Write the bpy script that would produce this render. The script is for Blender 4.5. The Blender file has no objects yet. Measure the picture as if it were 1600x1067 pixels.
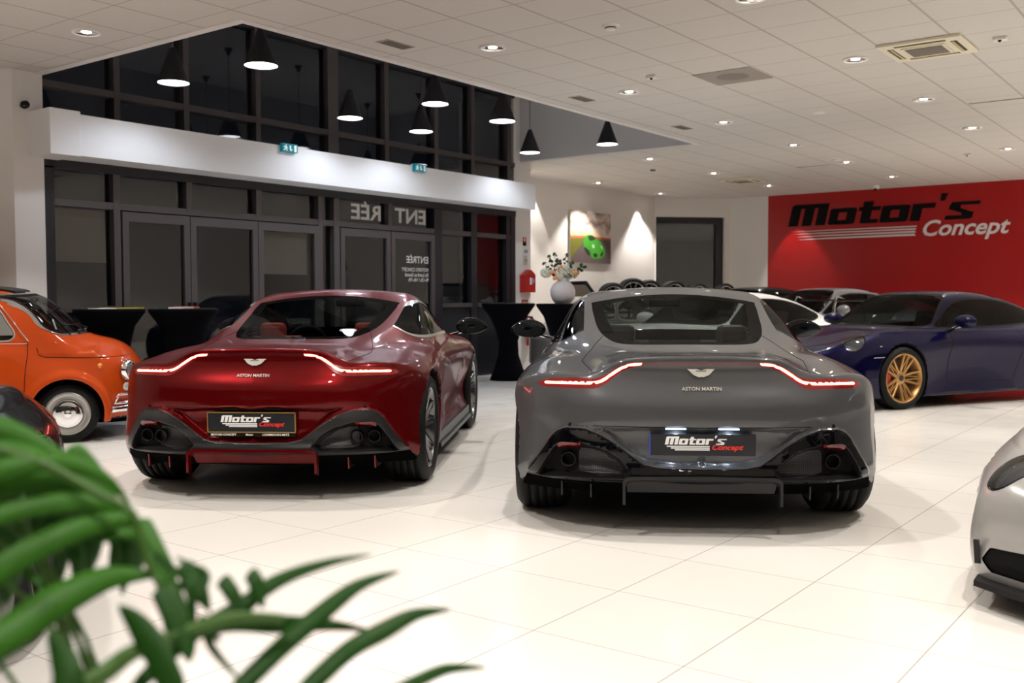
import bpy, bmesh, math, random
import numpy as np
from mathutils import Vector, Matrix

random.seed(7)
rng = np.random.RandomState(7)
SC = bpy.context.scene
COL = SC.collection

# ------------------------------------------------------------------ camera
CAM_H = 1.2
F_PX = 1566.0
PIT, ROLL, YAW = math.radians(-2.49), math.radians(-0.16), math.radians(53.3)
cF = np.array([math.sin(YAW)*math.cos(PIT), math.cos(YAW)*math.cos(PIT), math.sin(PIT)])
cR = np.array([math.cos(YAW), -math.sin(YAW), 0.0])
cU = np.cross(cR, cF)
cR, cU = cR*math.cos(ROLL)+cU*math.sin(ROLL), -cR*math.sin(ROLL)+cU*math.cos(ROLL)
cam_data = bpy.data.cameras.new('camera')
cam = bpy.data.objects.new('camera', cam_data)
COL.objects.link(cam)
M = Matrix.Identity(4)
for i in range(3):
    M[i][0], M[i][1], M[i][2] = cR[i], cU[i], -cF[i]
M[2][3] = CAM_H
cam.matrix_world = M
cam_data.sensor_width = 36.0
cam_data.lens = F_PX/1600.0*36.0
cam_data.clip_start = 0.05
cam_data.dof.use_dof = True
cam_data.dof.focus_distance = 5.6
cam_data.dof.aperture_fstop = 3.0
SC.camera = cam

# ------------------------------------------------------------------ world, view, exposure
w = bpy.data.worlds.new('night')
SC.world = w
w.use_nodes = True
w.node_tree.nodes['Background'].inputs[0].default_value = (0.35, 0.4, 0.6, 1)
w.node_tree.nodes['Background'].inputs[1].default_value = 0.006
SC.view_settings.view_transform = 'Standard'
SC.view_settings.look = 'None'
SC.view_settings.gamma = 1.0
SC.view_settings.use_curve_mapping = False
SC.view_settings.exposure = 0.45
try:
    SC.cycles.max_bounces = 10
    SC.cycles.transparent_max_bounces = 12
    SC.cycles.sample_clamp_indirect = 6.0
    SC.cycles.use_denoising = True
except Exception:
    pass

CEIL = 3.399
OPEN = (5.2, 6.54, 13.19, 9.65)      # ceiling opening x0, y0, x1, y1
GLASS_Y = 9.65
REC_Z = 4.45

# ------------------------------------------------------------------ downlight positions (2.4 m grid in the tile ceiling)
DL = []
for gx in (-2.55, -0.15, 2.22, 4.61, 7.04, 9.42, 11.77, 14.13, 16.45, 18.95):
    for gy in (10.2, 7.8, 5.45, 3.05, 0.65, -1.75, -4.15):
        if OPEN[0]-.3 < gx < OPEN[2]+.2 and gy > OPEN[1]-.2:
            continue
        if gy > 9.7 and gx < 13.6:
            continue
        if gx < 4 and gy > 9.6:
            continue
        DL.append((gx, gy))
PEND = [(5.895, 8.466, 3.267, 'h'), (5.976, 7.267, 3.28, 'h'), (8.37, 8.596, 3.291, 'h'), (8.544, 7.429, 3.345, 'h'),
        (9.58, 8.567, 3.289, 'h'), (9.205, 6.989, 3.199, 'h'), (12.018, 8.621, 3.305, 'h'), (12.131, 7.369, 3.323, 'h')]


def spot(name, loc, target, power, angle, blend, color, radius=0.04):
    d = bpy.data.lights.new(name, 'SPOT')
    d.energy = power
    d.spot_size = math.radians(angle)
    d.spot_blend = blend
    d.color = color
    d.shadow_soft_size = radius
    o = bpy.data.objects.new(name, d)
    COL.objects.link(o)
    o.location = loc
    v = Vector(target)-Vector(loc)
    o.rotation_euler = v.to_track_quat('-Z', 'Y').to_euler()
    return o


WARM = (1.0, 0.94, 0.87)
for i, (x, y) in enumerate(DL):
    spot('downlight_lamp', (x, y, CEIL-.03), (x, y, 0), 150, 92, 0.35, WARM, 0.05)
for (x, y, z, _) in PEND:
    spot('pendant_lamp', (x, y, z+.005), (x, y, 0), 34, 150, 0.5, (0.80, 0.88, 1.0), 0.10)
for x in (14.95, 18.85):
    spot('wall_washer_lamp', (x, 10.45, CEIL-.03), (x, 10.62, 1.4), 60, 62, 0.25, WARM, 0.03)
spot('wall_washer_lamp', (16.9, 10.35, CEIL-.03), (16.9, 10.68, 2.1), 9, 50, 0.5, WARM, 0.03)
spot('wall_washer_lamp', (20.3, 8.0, CEIL-.03), (20.9, 7.9, 1.1), 70, 55, 0.4, WARM, 0.03)
# ------------------------------------------------------------------ object helpers
def link(o, parent=None):
    COL.objects.link(o)
    if parent is not None:
        o.parent = parent
    return o


def mesh(name, V, F, mat, parent=None, smooth=False, normals=None, mats=None, fm=None):
    me = bpy.data.meshes.new(name)
    me.from_pydata([tuple(map(float, v)) for v in V], [], [tuple(f) for f in F])
    for m in (mats or [mat]):
        me.materials.append(m)
    if fm is not None:
        me.polygons.foreach_set('material_index', np.array(fm, dtype=np.int32))
    if smooth:
        me.polygons.foreach_set('use_smooth', np.ones(len(me.polygons), dtype=bool))
    me.update()
    if normals is not None:
        me.normals_split_custom_set_from_vertices([tuple(map(float, n)) for n in normals])
    return link(bpy.data.objects.new(name, me), parent)


def empty(name, loc, rz=0.0, label=None, cat=None, group=None, scale=None):
    o = bpy.data.objects.new(name, None)
    o.empty_display_size = 0.2
    COL.objects.link(o)
    o.location = loc
    o.rotation_euler = (0, 0, rz)
    if scale:
        o.scale = scale
    tag(o, label, cat, group)
    return o


def tag(o, label=None, cat=None, group=None, kind=None):
    if label: o['label'] = label
    if cat: o['category'] = cat
    if group: o['group'] = group
    if kind: o['kind'] = kind
    return o


def struct(o):
    o['kind'] = 'structure'
    return o


def copy_tree(o, parent=None):
    c = o.copy()
    COL.objects.link(c)
    c.parent = parent
    for ch in list(o.children):
        copy_tree(ch, c)
    return c


class MB:
    """collects simple shapes into one mesh"""
    def __init__(s):
        s.V = []; s.F = []; s.S = []; s.M = []
    def add(s, V, F, smooth=False, mi=0):
        n = len(s.V)
        s.V += [tuple(map(float, v)) for v in V]
        s.F += [tuple(i+n for i in f) for f in F]
        s.S += [smooth]*len(F); s.M += [mi]*len(F)
        return s
    def box(s, x0, y0, z0, x1, y1, z1, b=0.0, mi=0):
        if b <= 0:
            V = [(x0,y0,z0),(x1,y0,z0),(x1,y1,z0),(x0,y1,z0),(x0,y0,z1),(x1,y0,z1),(x1,y1,z1),(x0,y1,z1)]
            F = [(0,3,2,1),(4,5,6,7),(0,1,5,4),(1,2,6,5),(2,3,7,6),(3,0,4,7)]
            return s.add(V, F, mi=mi)
        bm = bmesh.new()
        bmesh.ops.create_cube(bm, size=1, matrix=Matrix.Translation(((x0+x1)/2,(y0+y1)/2,(z0+z1)/2)) @ Matrix.Diagonal((x1-x0,y1-y0,z1-z0,1)))
        bmesh.ops.bevel(bm, geom=bm.edges[:]+bm.verts[:], offset=b, segments=2, affect='EDGES', profile=.5)
        return s.bm(bm, mi=mi)
    def bm(s, bm, smooth=False, mi=0):
        bm.verts.index_update()
        s.add([v.co for v in bm.verts], [[v.index for v in f.verts] for f in bm.faces], smooth, mi)
        bm.free()
        return s
    def lathe(s, prof, c=(0,0,0), axis='z', n=32, smooth=True, mi=0, sx=1, sy=1):
        """prof: list of (r, h)"""
        V = []; F = []
        m = len(prof)
        for i in range(n):
            a = 2*math.pi*i/n
            for r, h in prof:
                p = (r*math.cos(a)*sx, r*math.sin(a)*sy, h)
                if axis == 'x': p = (p[2], p[0], p[1])
                elif axis == 'y': p = (p[0], p[2], p[1])
                V.append((p[0]+c[0], p[1]+c[1], p[2]+c[2]))
        for i in range(n):
            j = (i+1) % n
            for k in range(m-1):
                f = (i*m+k, j*m+k, j*m+k+1, i*m+k+1)
                if axis == 'y': f = f[::-1]
                F.append(f)
        return s.add(V, F, smooth, mi)
    def disc(s, r, c, axis='z', n=32, flip=False, mi=0, sx=1, sy=1):
        V = []
        for i in range(n):
            a = 2*math.pi*i/n
            p = (r*math.cos(a)*sx, r*math.sin(a)*sy, 0)
            if axis == 'x': p = (p[2], p[0], p[1])
            elif axis == 'y': p = (p[0], p[2], p[1])
            V.append((p[0]+c[0], p[1]+c[1], p[2]+c[2]))
        f = tuple(range(n))
        return s.add(V, [f[::-1] if flip else f], mi=mi)
    def tube(s, pts, r, n=8, closed=False, mi=0, rads=None, flat=None):
        P = [Vector(p) for p in pts]
        V = []; F = []
        m = len(P)
        up = Vector((0,0,1))
        for i, p in enumerate(P):
            if closed:
                t = (P[(i+1) % m]-P[i-1])
            else:
                t = (P[min(i+1, m-1)]-P[max(i-1, 0)])
            if t.length < 1e-9: t = Vector((1,0,0))
            t.normalize()
            ref = up if abs(t.z) < .95 else Vector((1,0,0))
            a = t.cross(ref).normalized(); b = a.cross(t).normalized()
            rr = rads[i] if rads else r
            for k in range(n):
                an = 2*math.pi*k/n
                V.append(p+a*(rr*math.cos(an))+b*(rr*math.sin(an)*(flat or 1)))
        rng_ = m if closed else m-1
        for i in range(rng_):
            j = (i+1) % m
            for k in range(n):
                l = (k+1) % n
                F.append((i*n+k, i*n+l, j*n+l, j*n+k))
        if not closed:
            F.append(tuple(range(n-1, -1, -1)))
            F.append(tuple((m-1)*n+k for k in range(n)))
        return s.add(V, F, True, mi)
    def prism(s, poly, o, u, v, w, d, mi=0):
        """2D polygon (list of (a,b)) placed at o + a*u + b*v, thickness d along w"""
        o, u, v, w = map(Vector, (o, u, v, w))
        n = len(poly)
        V = [o+u*a+v*b for a, b in poly] + [o+u*a+v*b+w*d for a, b in poly]
        flip = (u.cross(v)).dot(w*d) < 0
        area = sum(poly[i][0]*poly[(i+1) % n][1]-poly[(i+1) % n][0]*poly[i][1] for i in range(n))
        if area < 0: flip = not flip
        F = [tuple(range(n-1, -1, -1)), tuple(range(n, 2*n))]
        F += [(i, (i+1) % n, (i+1) % n+n, i+n) for i in range(n)]
        if flip: F = [f[::-1] for f in F]
        return s.add(V, F, mi=mi)
    def ball(s, c, r, n=12, sx=1, sy=1, sz=1, mi=0):
        bm = bmesh.new()
        bmesh.ops.create_uvsphere(bm, u_segments=n*2, v_segments=n, radius=r, matrix=Matrix.Translation(c) @ Matrix.Diagonal((sx, sy, sz, 1)))
        return s.bm(bm, True, mi)
    def build(s, name, mat, parent=None, mats=None):
        o = mesh(name, s.V, s.F, mat, parent, mats=mats, fm=s.M if mats else None)
        o.data.polygons.foreach_set('use_smooth', np.array(s.S, dtype=bool))
        o.data.update()
        return o


# ------------------------------------------------------------------ materials
def pm(name, col, rough=.5, metal=0.0, coat=0.0, emit=None, es=0.0, spec=.5, trans=0.0, ior=1.45, coat_r=.03, sheen=0):
    m = bpy.data.materials.new(name)
    m.use_nodes = True
    b = m.node_tree.nodes['Principled BSDF']
    b.inputs['Base Color'].default_value = (*col, 1)
    b.inputs['Roughness'].default_value = rough
    b.inputs['Metallic'].default_value = metal
    b.inputs['Coat Weight'].default_value = coat
    b.inputs['Coat Roughness'].default_value = coat_r
    b.inputs['Specular IOR Level'].default_value = spec
    b.inputs['Transmission Weight'].default_value = trans
    b.inputs['IOR'].default_value = ior
    b.inputs['Sheen Weight'].default_value = sheen
    if emit:
        b.inputs['Emission Color'].default_value = (*emit, 1)
        b.inputs['Emission Strength'].default_value = es
    return m


def N(m, t, **k):
    n = m.node_tree.nodes.new(t)
    for a, b in k.items():
        setattr(n, a, b)
    return n


def L(m, a, b):
    m.node_tree.links.new(a, b)


def gloss_over(m, boost, rough=.012):
    """adds a clear lacquer reflection of adjustable strength over a material's surface shader; returns the mix node"""
    nt = m.node_tree; b = nt.nodes['Principled BSDF']
    gl = N(m, 'ShaderNodeBsdfGlossy'); gl.inputs['Roughness'].default_value = rough
    fr = N(m, 'ShaderNodeFresnel'); fr.inputs['IOR'].default_value = 1.5
    mu = N(m, 'ShaderNodeMath', operation='MULTIPLY'); mu.inputs[1].default_value = boost
    mix = N(m, 'ShaderNodeMixShader')
    L(m, fr.outputs[0], mu.inputs[0]); L(m, mu.outputs[0], mix.inputs[0])
    L(m, b.outputs[0], mix.inputs[1]); L(m, gl.outputs[0], mix.inputs[2])
    L(m, mix.outputs[0], nt.nodes['Material Output'].inputs[0])
    return mix


def lacquer(name, col, boost, rough=.02):
    m = pm(name, col, .5, spec=0.0)
    gloss_over(m, boost, rough)
    return m


def paint(name, col, metal=.4, rough=.35, flake=0.0, lining=(0.01, 0.01, 0.01), boost=.6):
    """car paint with clear coat; the inner face of the sheet is dark lining"""
    m = pm(name, col, rough, metal, 0, spec=.05)
    nt = m.node_tree
    b = nt.nodes['Principled BSDF']
    top = gloss_over(m, boost)
    geo = N(m, 'ShaderNodeNewGeometry')
    ins = N(m, 'ShaderNodeBsdfDiffuse')
    ins.inputs[0].default_value = (*lining, 1)
    mix = N(m, 'ShaderNodeMixShader')
    L(m, geo.outputs['Backfacing'], mix.inputs[0])
    L(m, top.outputs[0], mix.inputs[1])
    L(m, ins.outputs[0], mix.inputs[2])
    L(m, mix.outputs[0], nt.nodes['Material Output'].inputs[0])
    if flake:
        no = N(m, 'ShaderNodeTexNoise'); no.inputs['Scale'].default_value = 900
        co = N(m, 'ShaderNodeTexCoord'); L(m, co.outputs['Object'], no.inputs['Vector'])
        bu = N(m, 'ShaderNodeBump'); bu.inputs['Strength'].default_value = flake; bu.inputs['Distance'].default_value = .0005
        L(m, no.outputs[0], bu.inputs['Height']); L(m, bu.outputs[0], b.inputs['Normal'])
    return m


def pane_mat(name, tint=(.55, .58, .6), ior=1.5, boost=1.0):
    """thin window pane: transparent with a fresnel mirror"""
    m = bpy.data.materials.new(name)
    m.use_nodes = True
    nt = m.node_tree
    nt.nodes.remove(nt.nodes['Principled BSDF'])
    tr = N(m, 'ShaderNodeBsdfTransparent'); tr.inputs[0].default_value = (*tint, 1)
    gl = N(m, 'ShaderNodeBsdfGlossy'); gl.inputs['Roughness'].default_value = .012
    fr = N(m, 'ShaderNodeFresnel'); fr.inputs['IOR'].default_value = ior
    mu = N(m, 'ShaderNodeMath', operation='MULTIPLY'); mu.inputs[1].default_value = boost; mu.use_clamp = True
    mix = N(m, 'ShaderNodeMixShader')
    L(m, fr.outputs[0], mu.inputs[0]); L(m, mu.outputs[0], mix.inputs[0])
    L(m, tr.outputs[0], mix.inputs[1]); L(m, gl.outputs[0], mix.inputs[2])
    L(m, mix.outputs[0], nt.nodes['Material Output'].inputs[0])
    return m


BLACK = lacquer('black_gloss', (.003, .003, .004), .8, .03)
SATIN = pm('black_satin', (.012, .012, .013), .38)
MATTE = pm('black_matte', (.006, .006, .006), .8, spec=.2)
RUBBER = pm('tyre_rubber', (.007, .007, .007), .62, spec=.25)
CHROME = pm('chrome', (.85, .85, .86), .06, 1)
ALU = pm('alloy', (.55, .55, .56), .22, 1)
GOLD = pm('gold_wheel', (.50, .29, .11), .34, .75)
DARKMET = pm('dark_metal', (.06, .06, .065), .35, .8)
BRAKE = pm('brake_disc', (.22, .2, .2), .4, .9)
REDCAL = pm('red_caliper', (.55, .02, .01), .35)
GLASS_CAR = pane_mat('car_glass', (.52, .56, .54), 1.45, .22)
GLASS_TINT = pane_mat('tinted_car_glass', (.16, .18, .18), 1.45, .45)
LENS = pane_mat('lamp_lens', (.8, .82, .85), 1.45, 1.2)
WHITE = pm('white', (.8, .8, .8), .4)
SILV = pm('silver_trim', (.62, .6, .58), .25, .9)
MIRRG = pm('mirror_glass', (.75, .78, .8), .02, 1)

# ------------------------------------------------------------------ splines and implicit surfaces
_NCS = {}
def ncs_w(kn, t):
    """cardinal weights of the natural cubic spline on knots kn at t (clamped)"""
    key = tuple(kn); kn = np.asarray(kn, float); n = len(kn)
    if key in _NCS:
        return _ncs_eval(kn, _NCS[key], t)
    h = np.diff(kn)
    A = np.zeros((n, n)); B = np.zeros((n, n))
    A[0, 0] = A[-1, -1] = 1
    for i in range(1, n-1):
        A[i, i-1] = h[i-1]; A[i, i] = 2*(h[i-1]+h[i]); A[i, i+1] = h[i]
        B[i, i-1] = 6/h[i-1]; B[i, i] = -6/h[i-1]-6/h[i]; B[i, i+1] = 6/h[i]
    S = _NCS[key] = np.linalg.solve(A, B)
    return _ncs_eval(kn, S, t)


def _ncs_eval(kn, S, t):
    n = len(kn); h = np.diff(kn)
    t = np.clip(np.asarray(t, float).ravel(), kn[0], kn[-1])
    j = np.clip(np.searchsorted(kn, t, side='right')-1, 0, n-2)
    hh = h[j]; a = (kn[j+1]-t)/hh; b = (t-kn[j])/hh
    W = ((a**3-a)*hh**2/6)[:, None]*S[j] + ((b**3-b)*hh**2/6)[:, None]*S[j+1]
    r = np.arange(len(t))
    W[r, j] += a; W[r, j+1] += b
    return W


class Tab:
    """smooth table of two variables"""
    def __init__(s, us, vs, vals):
        s.u, s.v, s.t = us, vs, np.array(vals, float)
    def __call__(s, u, v):
        if u.ndim == 3:
            au = int(np.argmax(u.shape)); av = int(np.argmax(v.shape))
            R = ncs_w(s.u, u) @ s.t @ ncs_w(s.v, v).T
            sh = [1, 1, 1]; sh[au] = u.size; sh[av] = v.size
            return (R if au < av else R.T).reshape(sh)
        return np.einsum('ni,ij,nj->n', ncs_w(s.u, u), s.t, ncs_w(s.v, v), optimize=True)


class Cur:
    def __init__(s, us, vals):
        s.u, s.t = us, np.array(vals, float)
    def __call__(s, u):
        return (ncs_w(s.u, u) @ s.t).reshape(np.shape(u))


def smax(a, b, k):
    h = np.maximum(k-np.abs(a-b), 0)/k
    return np.maximum(a, b)+h*h*k/4


def smin(a, b, k):
    return -smax(-a, -b, k)


def sstep(x):
    x = np.clip(x, 0, 1)
    return x*x*(3-2*x)


def psdf(poly, U, V):
    """signed distance to a closed polygon, negative inside"""
    U, V = np.broadcast_arrays(U, V)
    P = np.asarray(poly, float)
    d = np.full(U.shape, 1e9); ins = np.zeros(U.shape, bool)
    for i in range(len(P)):
        a, b = P[i], P[(i+1) % len(P)]
        e = b-a
        wx, wy = U-a[0], V-a[1]
        t = np.clip((wx*e[0]+wy*e[1])/max(e@e, 1e-12), 0, 1)
        d = np.minimum(d, (wx-t*e[0])**2+(wy-t*e[1])**2)
        c = (a[1] > V) != (b[1] > V)
        with np.errstate(divide='ignore', invalid='ignore'):
            xx = a[0]+(V-a[1])*e[0]/(e[1] if abs(e[1]) > 1e-12 else 1e-12)
        ins ^= c & (U < xx)
    return np.where(ins, -1, 1)*np.sqrt(d)


def smooth_poly(pts, n=4, closed=True):
    """Catmull-Rom refinement of an outline"""
    P = [np.array(p, float) for p in pts]; m = len(P); out = []
    for i in range(m if closed else m-1):
        p0 = P[i-1] if closed or i else P[0]; p1 = P[i]
        p2 = P[(i+1) % m]; p3 = P[(i+2) % m] if closed or i+2 < m else P[-1]
        for k in range(n):
            t = k/n
            out.append(tuple(.5*((2*p1)+(-p0+p2)*t+(2*p0-5*p1+4*p2-p3)*t*t+(-p0+3*p1-3*p2+p3)*t**3)))
    if not closed: out.append(tuple(P[-1]))
    return out


class Skin:
    """surface of an implicit body, cut into labelled parts"""
    def __init__(s, F, xs, ys, zs, iters=3):
        s.F = F
        X = np.asarray(xs)[:, None, None]; Y = np.asarray(ys)[None, :, None]; Z = np.asarray(zs)[None, None, :]
        half = len(xs)//2          # xs symmetric around 0, odd count
        v = F(X[half:], Y, Z)
        v = np.broadcast_to(v, (len(xs)-half, len(ys), len(zs)))
        vals = np.concatenate([v[:0:-1], v], 0).astype(np.float64)
        vals[vals == 0] = 1e-9
        ax = (np.asarray(xs, float), np.asarray(ys, float), np.asarray(zs, float))
        ins = vals < 0
        c = ins[:-1, :-1, :-1].astype(np.int8)
        for dx in (0, 1):
            for dy in (0, 1):
                for dz in (0, 1):
                    if dx+dy+dz:
                        c = c+ins[dx:ins.shape[0]-1+dx, dy:ins.shape[1]-1+dy, dz:ins.shape[2]-1+dz]
        act = np.argwhere((c > 0) & (c < 8))
        I, J, K = act.T
        pos = np.zeros((len(act), 3)); cnt = np.zeros(len(act))
        cor = [(0,0,0),(1,0,0),(0,1,0),(1,1,0),(0,0,1),(1,0,1),(0,1,1),(1,1,1)]
        for a in range(8):
            for b in range(a+1, 8):
                if sum(abs(cor[a][q]-cor[b][q]) for q in range(3)) != 1: continue
                va = vals[I+cor[a][0], J+cor[a][1], K+cor[a][2]]
                vb = vals[I+cor[b][0], J+cor[b][1], K+cor[b][2]]
                m = (va < 0) != (vb < 0)
                t = np.where(m, va/np.where(m, va-vb, 1), 0)
                pa = np.stack([ax[q][(I, J, K)[q]+cor[a][q]] for q in range(3)], 1)
                pb = np.stack([ax[q][(I, J, K)[q]+cor[b][q]] for q in range(3)], 1)
                pos += np.where(m[:, None], pa+(pb-pa)*t[:, None], 0); cnt += m
        s.V = pos/cnt[:, None]
        idx = np.full(c.shape, -1, np.int64); idx[I, J, K] = np.arange(len(act))
        faces = []
        for axn in range(3):
            o = [q for q in range(3) if q != axn]
            A = ins; B = np.roll(ins, -1, axn)
            m = A != B
            sl = [slice(None)]*3; sl[axn] = slice(0, -1); sl[o[0]] = slice(1, -1); sl[o[1]] = slice(1, -1)
            mm = np.zeros_like(m); mm[tuple(sl)] = m[tuple(sl)]
            E = np.argwhere(mm)
            def cell(d0, d1):
                q = E.copy(); q[:, o[0]] += d0; q[:, o[1]] += d1
                return idx[q[:, 0], q[:, 1], q[:, 2]]
            Q = np.stack([cell(-1, -1), cell(0, -1), cell(0, 0), cell(-1, 0)], 1)
            inside = A[E[:, 0], E[:, 1], E[:, 2]]
            flip = inside if axn == 1 else ~inside
            Q[flip] = Q[flip][:, ::-1]
            faces.append(Q)
        Q = np.concatenate(faces)
        s.Fc = [tuple(q) for q in Q[(Q >= 0).all(1)].tolist()]
        for _ in range(iters):
            s.V = s.project(s.V)
        s.lab = ['body']*len(s.Fc)
        s.newv = None

    def ev(s, P):
        return s.F(P[:, 0], P[:, 1], P[:, 2])
    def grad(s, P, e=6e-4):
        g = np.zeros_like(P)
        for k in range(3):
            d = np.zeros(3); d[k] = e
            g[:, k] = (s.ev(P+d)-s.ev(P-d))/(2*e)
        return g
    def project(s, P):
        g = s.grad(P); f = s.ev(P)
        st = g*(f/np.maximum((g*g).sum(1), .15))[:, None]
        l = np.linalg.norm(st, axis=1, keepdims=True)
        return P-st*np.minimum(1, .01/np.maximum(l, 1e-9))
    def normals(s, P):
        g = s.grad(P)
        return g/np.maximum(np.linalg.norm(g, axis=1, keepdims=True), 1e-9)
    def cents(s):
        I = np.array([(f[0], f[1], f[2], f[3] if len(f) > 3 else f[0]) for f in s.Fc])
        return s.V[I].mean(1)
    def fnorm(s):
        I = np.array([(f[0], f[1], f[2], f[3] if len(f) > 3 else f[0]) for f in s.Fc])
        a, b, c, d = (s.V[I[:, k]] for k in range(4))
        C = np.cross(c-a, d-b)
        return C/np.maximum(np.linalg.norm(C, axis=1, keepdims=True), 1e-12)
    def cut(s, fn, name, where=None, frm=('body',)):
        """faces with fn<0 (where mask) get label name; faces are split on fn=0"""
        S = fn(s.V)
        S = np.where(np.abs(S) < 3e-4, 0, S)
        C = s.cents(); W = np.ones(len(s.Fc), bool)
        if where is not None:
            W = where(C, s.fnorm())
        Vn = []; key = {}; base = len(s.V)
        nf, nl = [], []
        Sl = S.tolist()
        for i, f in enumerate(s.Fc):
            if not W[i] or s.lab[i] not in frm:
                nf.append(f); nl.append(s.lab[i]); continue
            sv = [Sl[v] for v in f]
            mn, mx = min(sv), max(sv)
            if mn >= 0:
                nf.append(f); nl.append(s.lab[i]); continue
            if mx <= 0:
                nf.append(f); nl.append(name); continue
            P, Ng = [], []
            for k in range(len(f)):
                a, b = f[k], f[(k+1) % len(f)]; sa, sb = sv[k], sv[(k+1) % len(f)]
                if sa >= 0: P.append(a)
                if sa <= 0: Ng.append(a)
                if sa*sb < 0:
                    kk = (a, b) if a < b else (b, a)
                    if kk not in key:
                        t = sa/(sa-sb)
                        key[kk] = base+len(Vn)
                        Vn.append(s.V[a]+(s.V[b]-s.V[a])*t)
                    P.append(key[kk]); Ng.append(key[kk])
            if len(P) > 2: nf.append(tuple(P)); nl.append(s.lab[i])
            if len(Ng) > 2: nf.append(tuple(Ng)); nl.append(name)
        if Vn: s.V = np.vstack([s.V, np.array(Vn)])
        s.Fc, s.lab = nf, nl
    def relabel(s, name, where, frm=('body',)):
        m = where(s.cents(), s.fnorm())
        s.lab = [name if (m[i] and l in frm) else l for i, l in enumerate(s.lab)]
    def part(s, labels, obname, mat, parent, lift=0.0, skirt=0.0):
        labels = (labels,) if isinstance(labels, str) else labels
        fs = [f for f, l in zip(s.Fc, s.lab) if l in labels]
        if not fs: return None
        if 'body' in labels or len(fs) > 30000:
            return s._part(fs, obname, mat, parent, lift, skirt)
        par = {}
        def find(a):
            while par.setdefault(a, a) != a:
                par[a] = par[par[a]]; a = par[a]
            return a
        for f in fs:
            r = find(f[0])
            for v in f[1:]:
                par[find(v)] = r
        g = {}
        for f in fs: g.setdefault(find(f[0]), []).append(f)
        gs = sorted(g.values(), key=len, reverse=True)
        big = [x for x in gs if len(x) >= 12] or gs[:1]
        for x in gs[len(big):]: big[0] = big[0]+x
        o = None
        for x in big: o = s._part(x, obname, mat, parent, lift, skirt)
        return o
    def absorb(s, lab, into, n=14):
        """small loose bits of one label join the surrounding label"""
        ids = [i for i, l in enumerate(s.lab) if l == lab]; par = {}
        def find(a):
            while par.setdefault(a, a) != a:
                par[a] = par[par[a]]; a = par[a]
            return a
        for i in ids:
            r = find(s.Fc[i][0])
            for v in s.Fc[i][1:]: par[find(v)] = r
        g = {}
        for i in ids: g.setdefault(find(s.Fc[i][0]), []).append(i)
        for x in g.values():
            if len(x) < n:
                for i in x: s.lab[i] = into
    def _part(s, fs, obname, mat, parent, lift, skirt):
        ids = sorted({v for f in fs for v in f}); mp = {v: i for i, v in enumerate(ids)}
        V = s.V[ids]; Nn = s.normals(V)
        F2 = [tuple(mp[v] for v in f) for f in fs]
        if lift:
            V = V+Nn*lift
        if skirt:
            ed = {}
            for f in F2:
                for k in range(len(f)):
                    a, b = f[k], f[(k+1) % len(f)]
                    if (b, a) in ed: del ed[(b, a)]
                    else: ed[(a, b)] = 1
            bv = sorted({v for e in ed for v in e}); m2 = {v: len(V)+i for i, v in enumerate(bv)}
            m3 = {v: len(V)+len(bv)+i for i, v in enumerate(bv)}
            V = np.vstack([V, V[bv], V[bv]-Nn[bv]*skirt]); Nn = np.vstack([Nn, Nn[bv], Nn[bv]])
            F2 = F2+[(m2[b], m2[a], m3[a], m3[b]) for a, b in ed]
        return mesh(obname, V, F2, mat, parent, smooth=True, normals=Nn if not skirt else None)
    def hits(s, P, d, tmax=3.0, n=160):
        """first surface points along parallel rays (None where missed)"""
        P = np.array(P, float); d = np.array(d, float)
        t = np.linspace(0, tmax, n)
        v = s.ev((P[:, None, :]+d*t[None, :, None]).reshape(-1, 3)).reshape(len(P), n)
        ok = (v < 0).any(1); k = np.maximum((v < 0).argmax(1), 1)
        a = t[k-1]; st = (t[1]-t[0])
        for _ in range(2):
            tt = a[:, None]+st*np.linspace(0, 1, 17)[None, :]
            v = s.ev((P[:, None, :]+d*tt[:, :, None]).reshape(-1, 3)).reshape(len(P), 17)
            kk = np.maximum((v < 0).argmax(1), 1)
            a = tt[np.arange(len(P)), kk-1]; st = st/16
        Q = P+d*(a+st*.5)[:, None]
        return [q if o else None for q, o in zip(Q, ok)]
    def hit(s, p, d, tmax=3.0):
        return s.hits([p], d, tmax)[0]


def sym_axis(w, h):
    n = int(math.ceil(w/h)); a = np.linspace(0, n*h, n+1)
    return np.concatenate([-a[:0:-1], a])
# ------------------------------------------------------------------ wheels
def spoke(m, a0, a1, r0, r1, w0, w1, x0, x1, th, mi=0):
    """bar from (r0,a0) to (r1,a1) in the wheel plane, bevelled front"""
    p0 = Vector((0, math.cos(a0)*r0, math.sin(a0)*r0)); p1 = Vector((0, math.cos(a1)*r1, math.sin(a1)*r1))
    d = (p1-p0).normalized(); n = Vector((0, -d.z, d.y))
    V = []
    for p, w_, x in ((p0, w0, x0), (p1, w1, x1)):
        for s_, dx in ((-.5, -th), (-.5, -.25*th), (-.3, 0), (.3, 0), (.5, -.25*th), (.5, -th)):
            V.append(p+n*(w_*s_)+Vector((x+dx, 0, 0)))
    F = [(i, (i+1) % 6, (i+1) % 6+6, i+6) for i in range(6)]+[tuple(range(5, -1, -1)), tuple(range(6, 12))]
    F = [f[::-1] for f in F[:6]]+F[6:]
    m.add(V, F, mi=mi)


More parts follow.
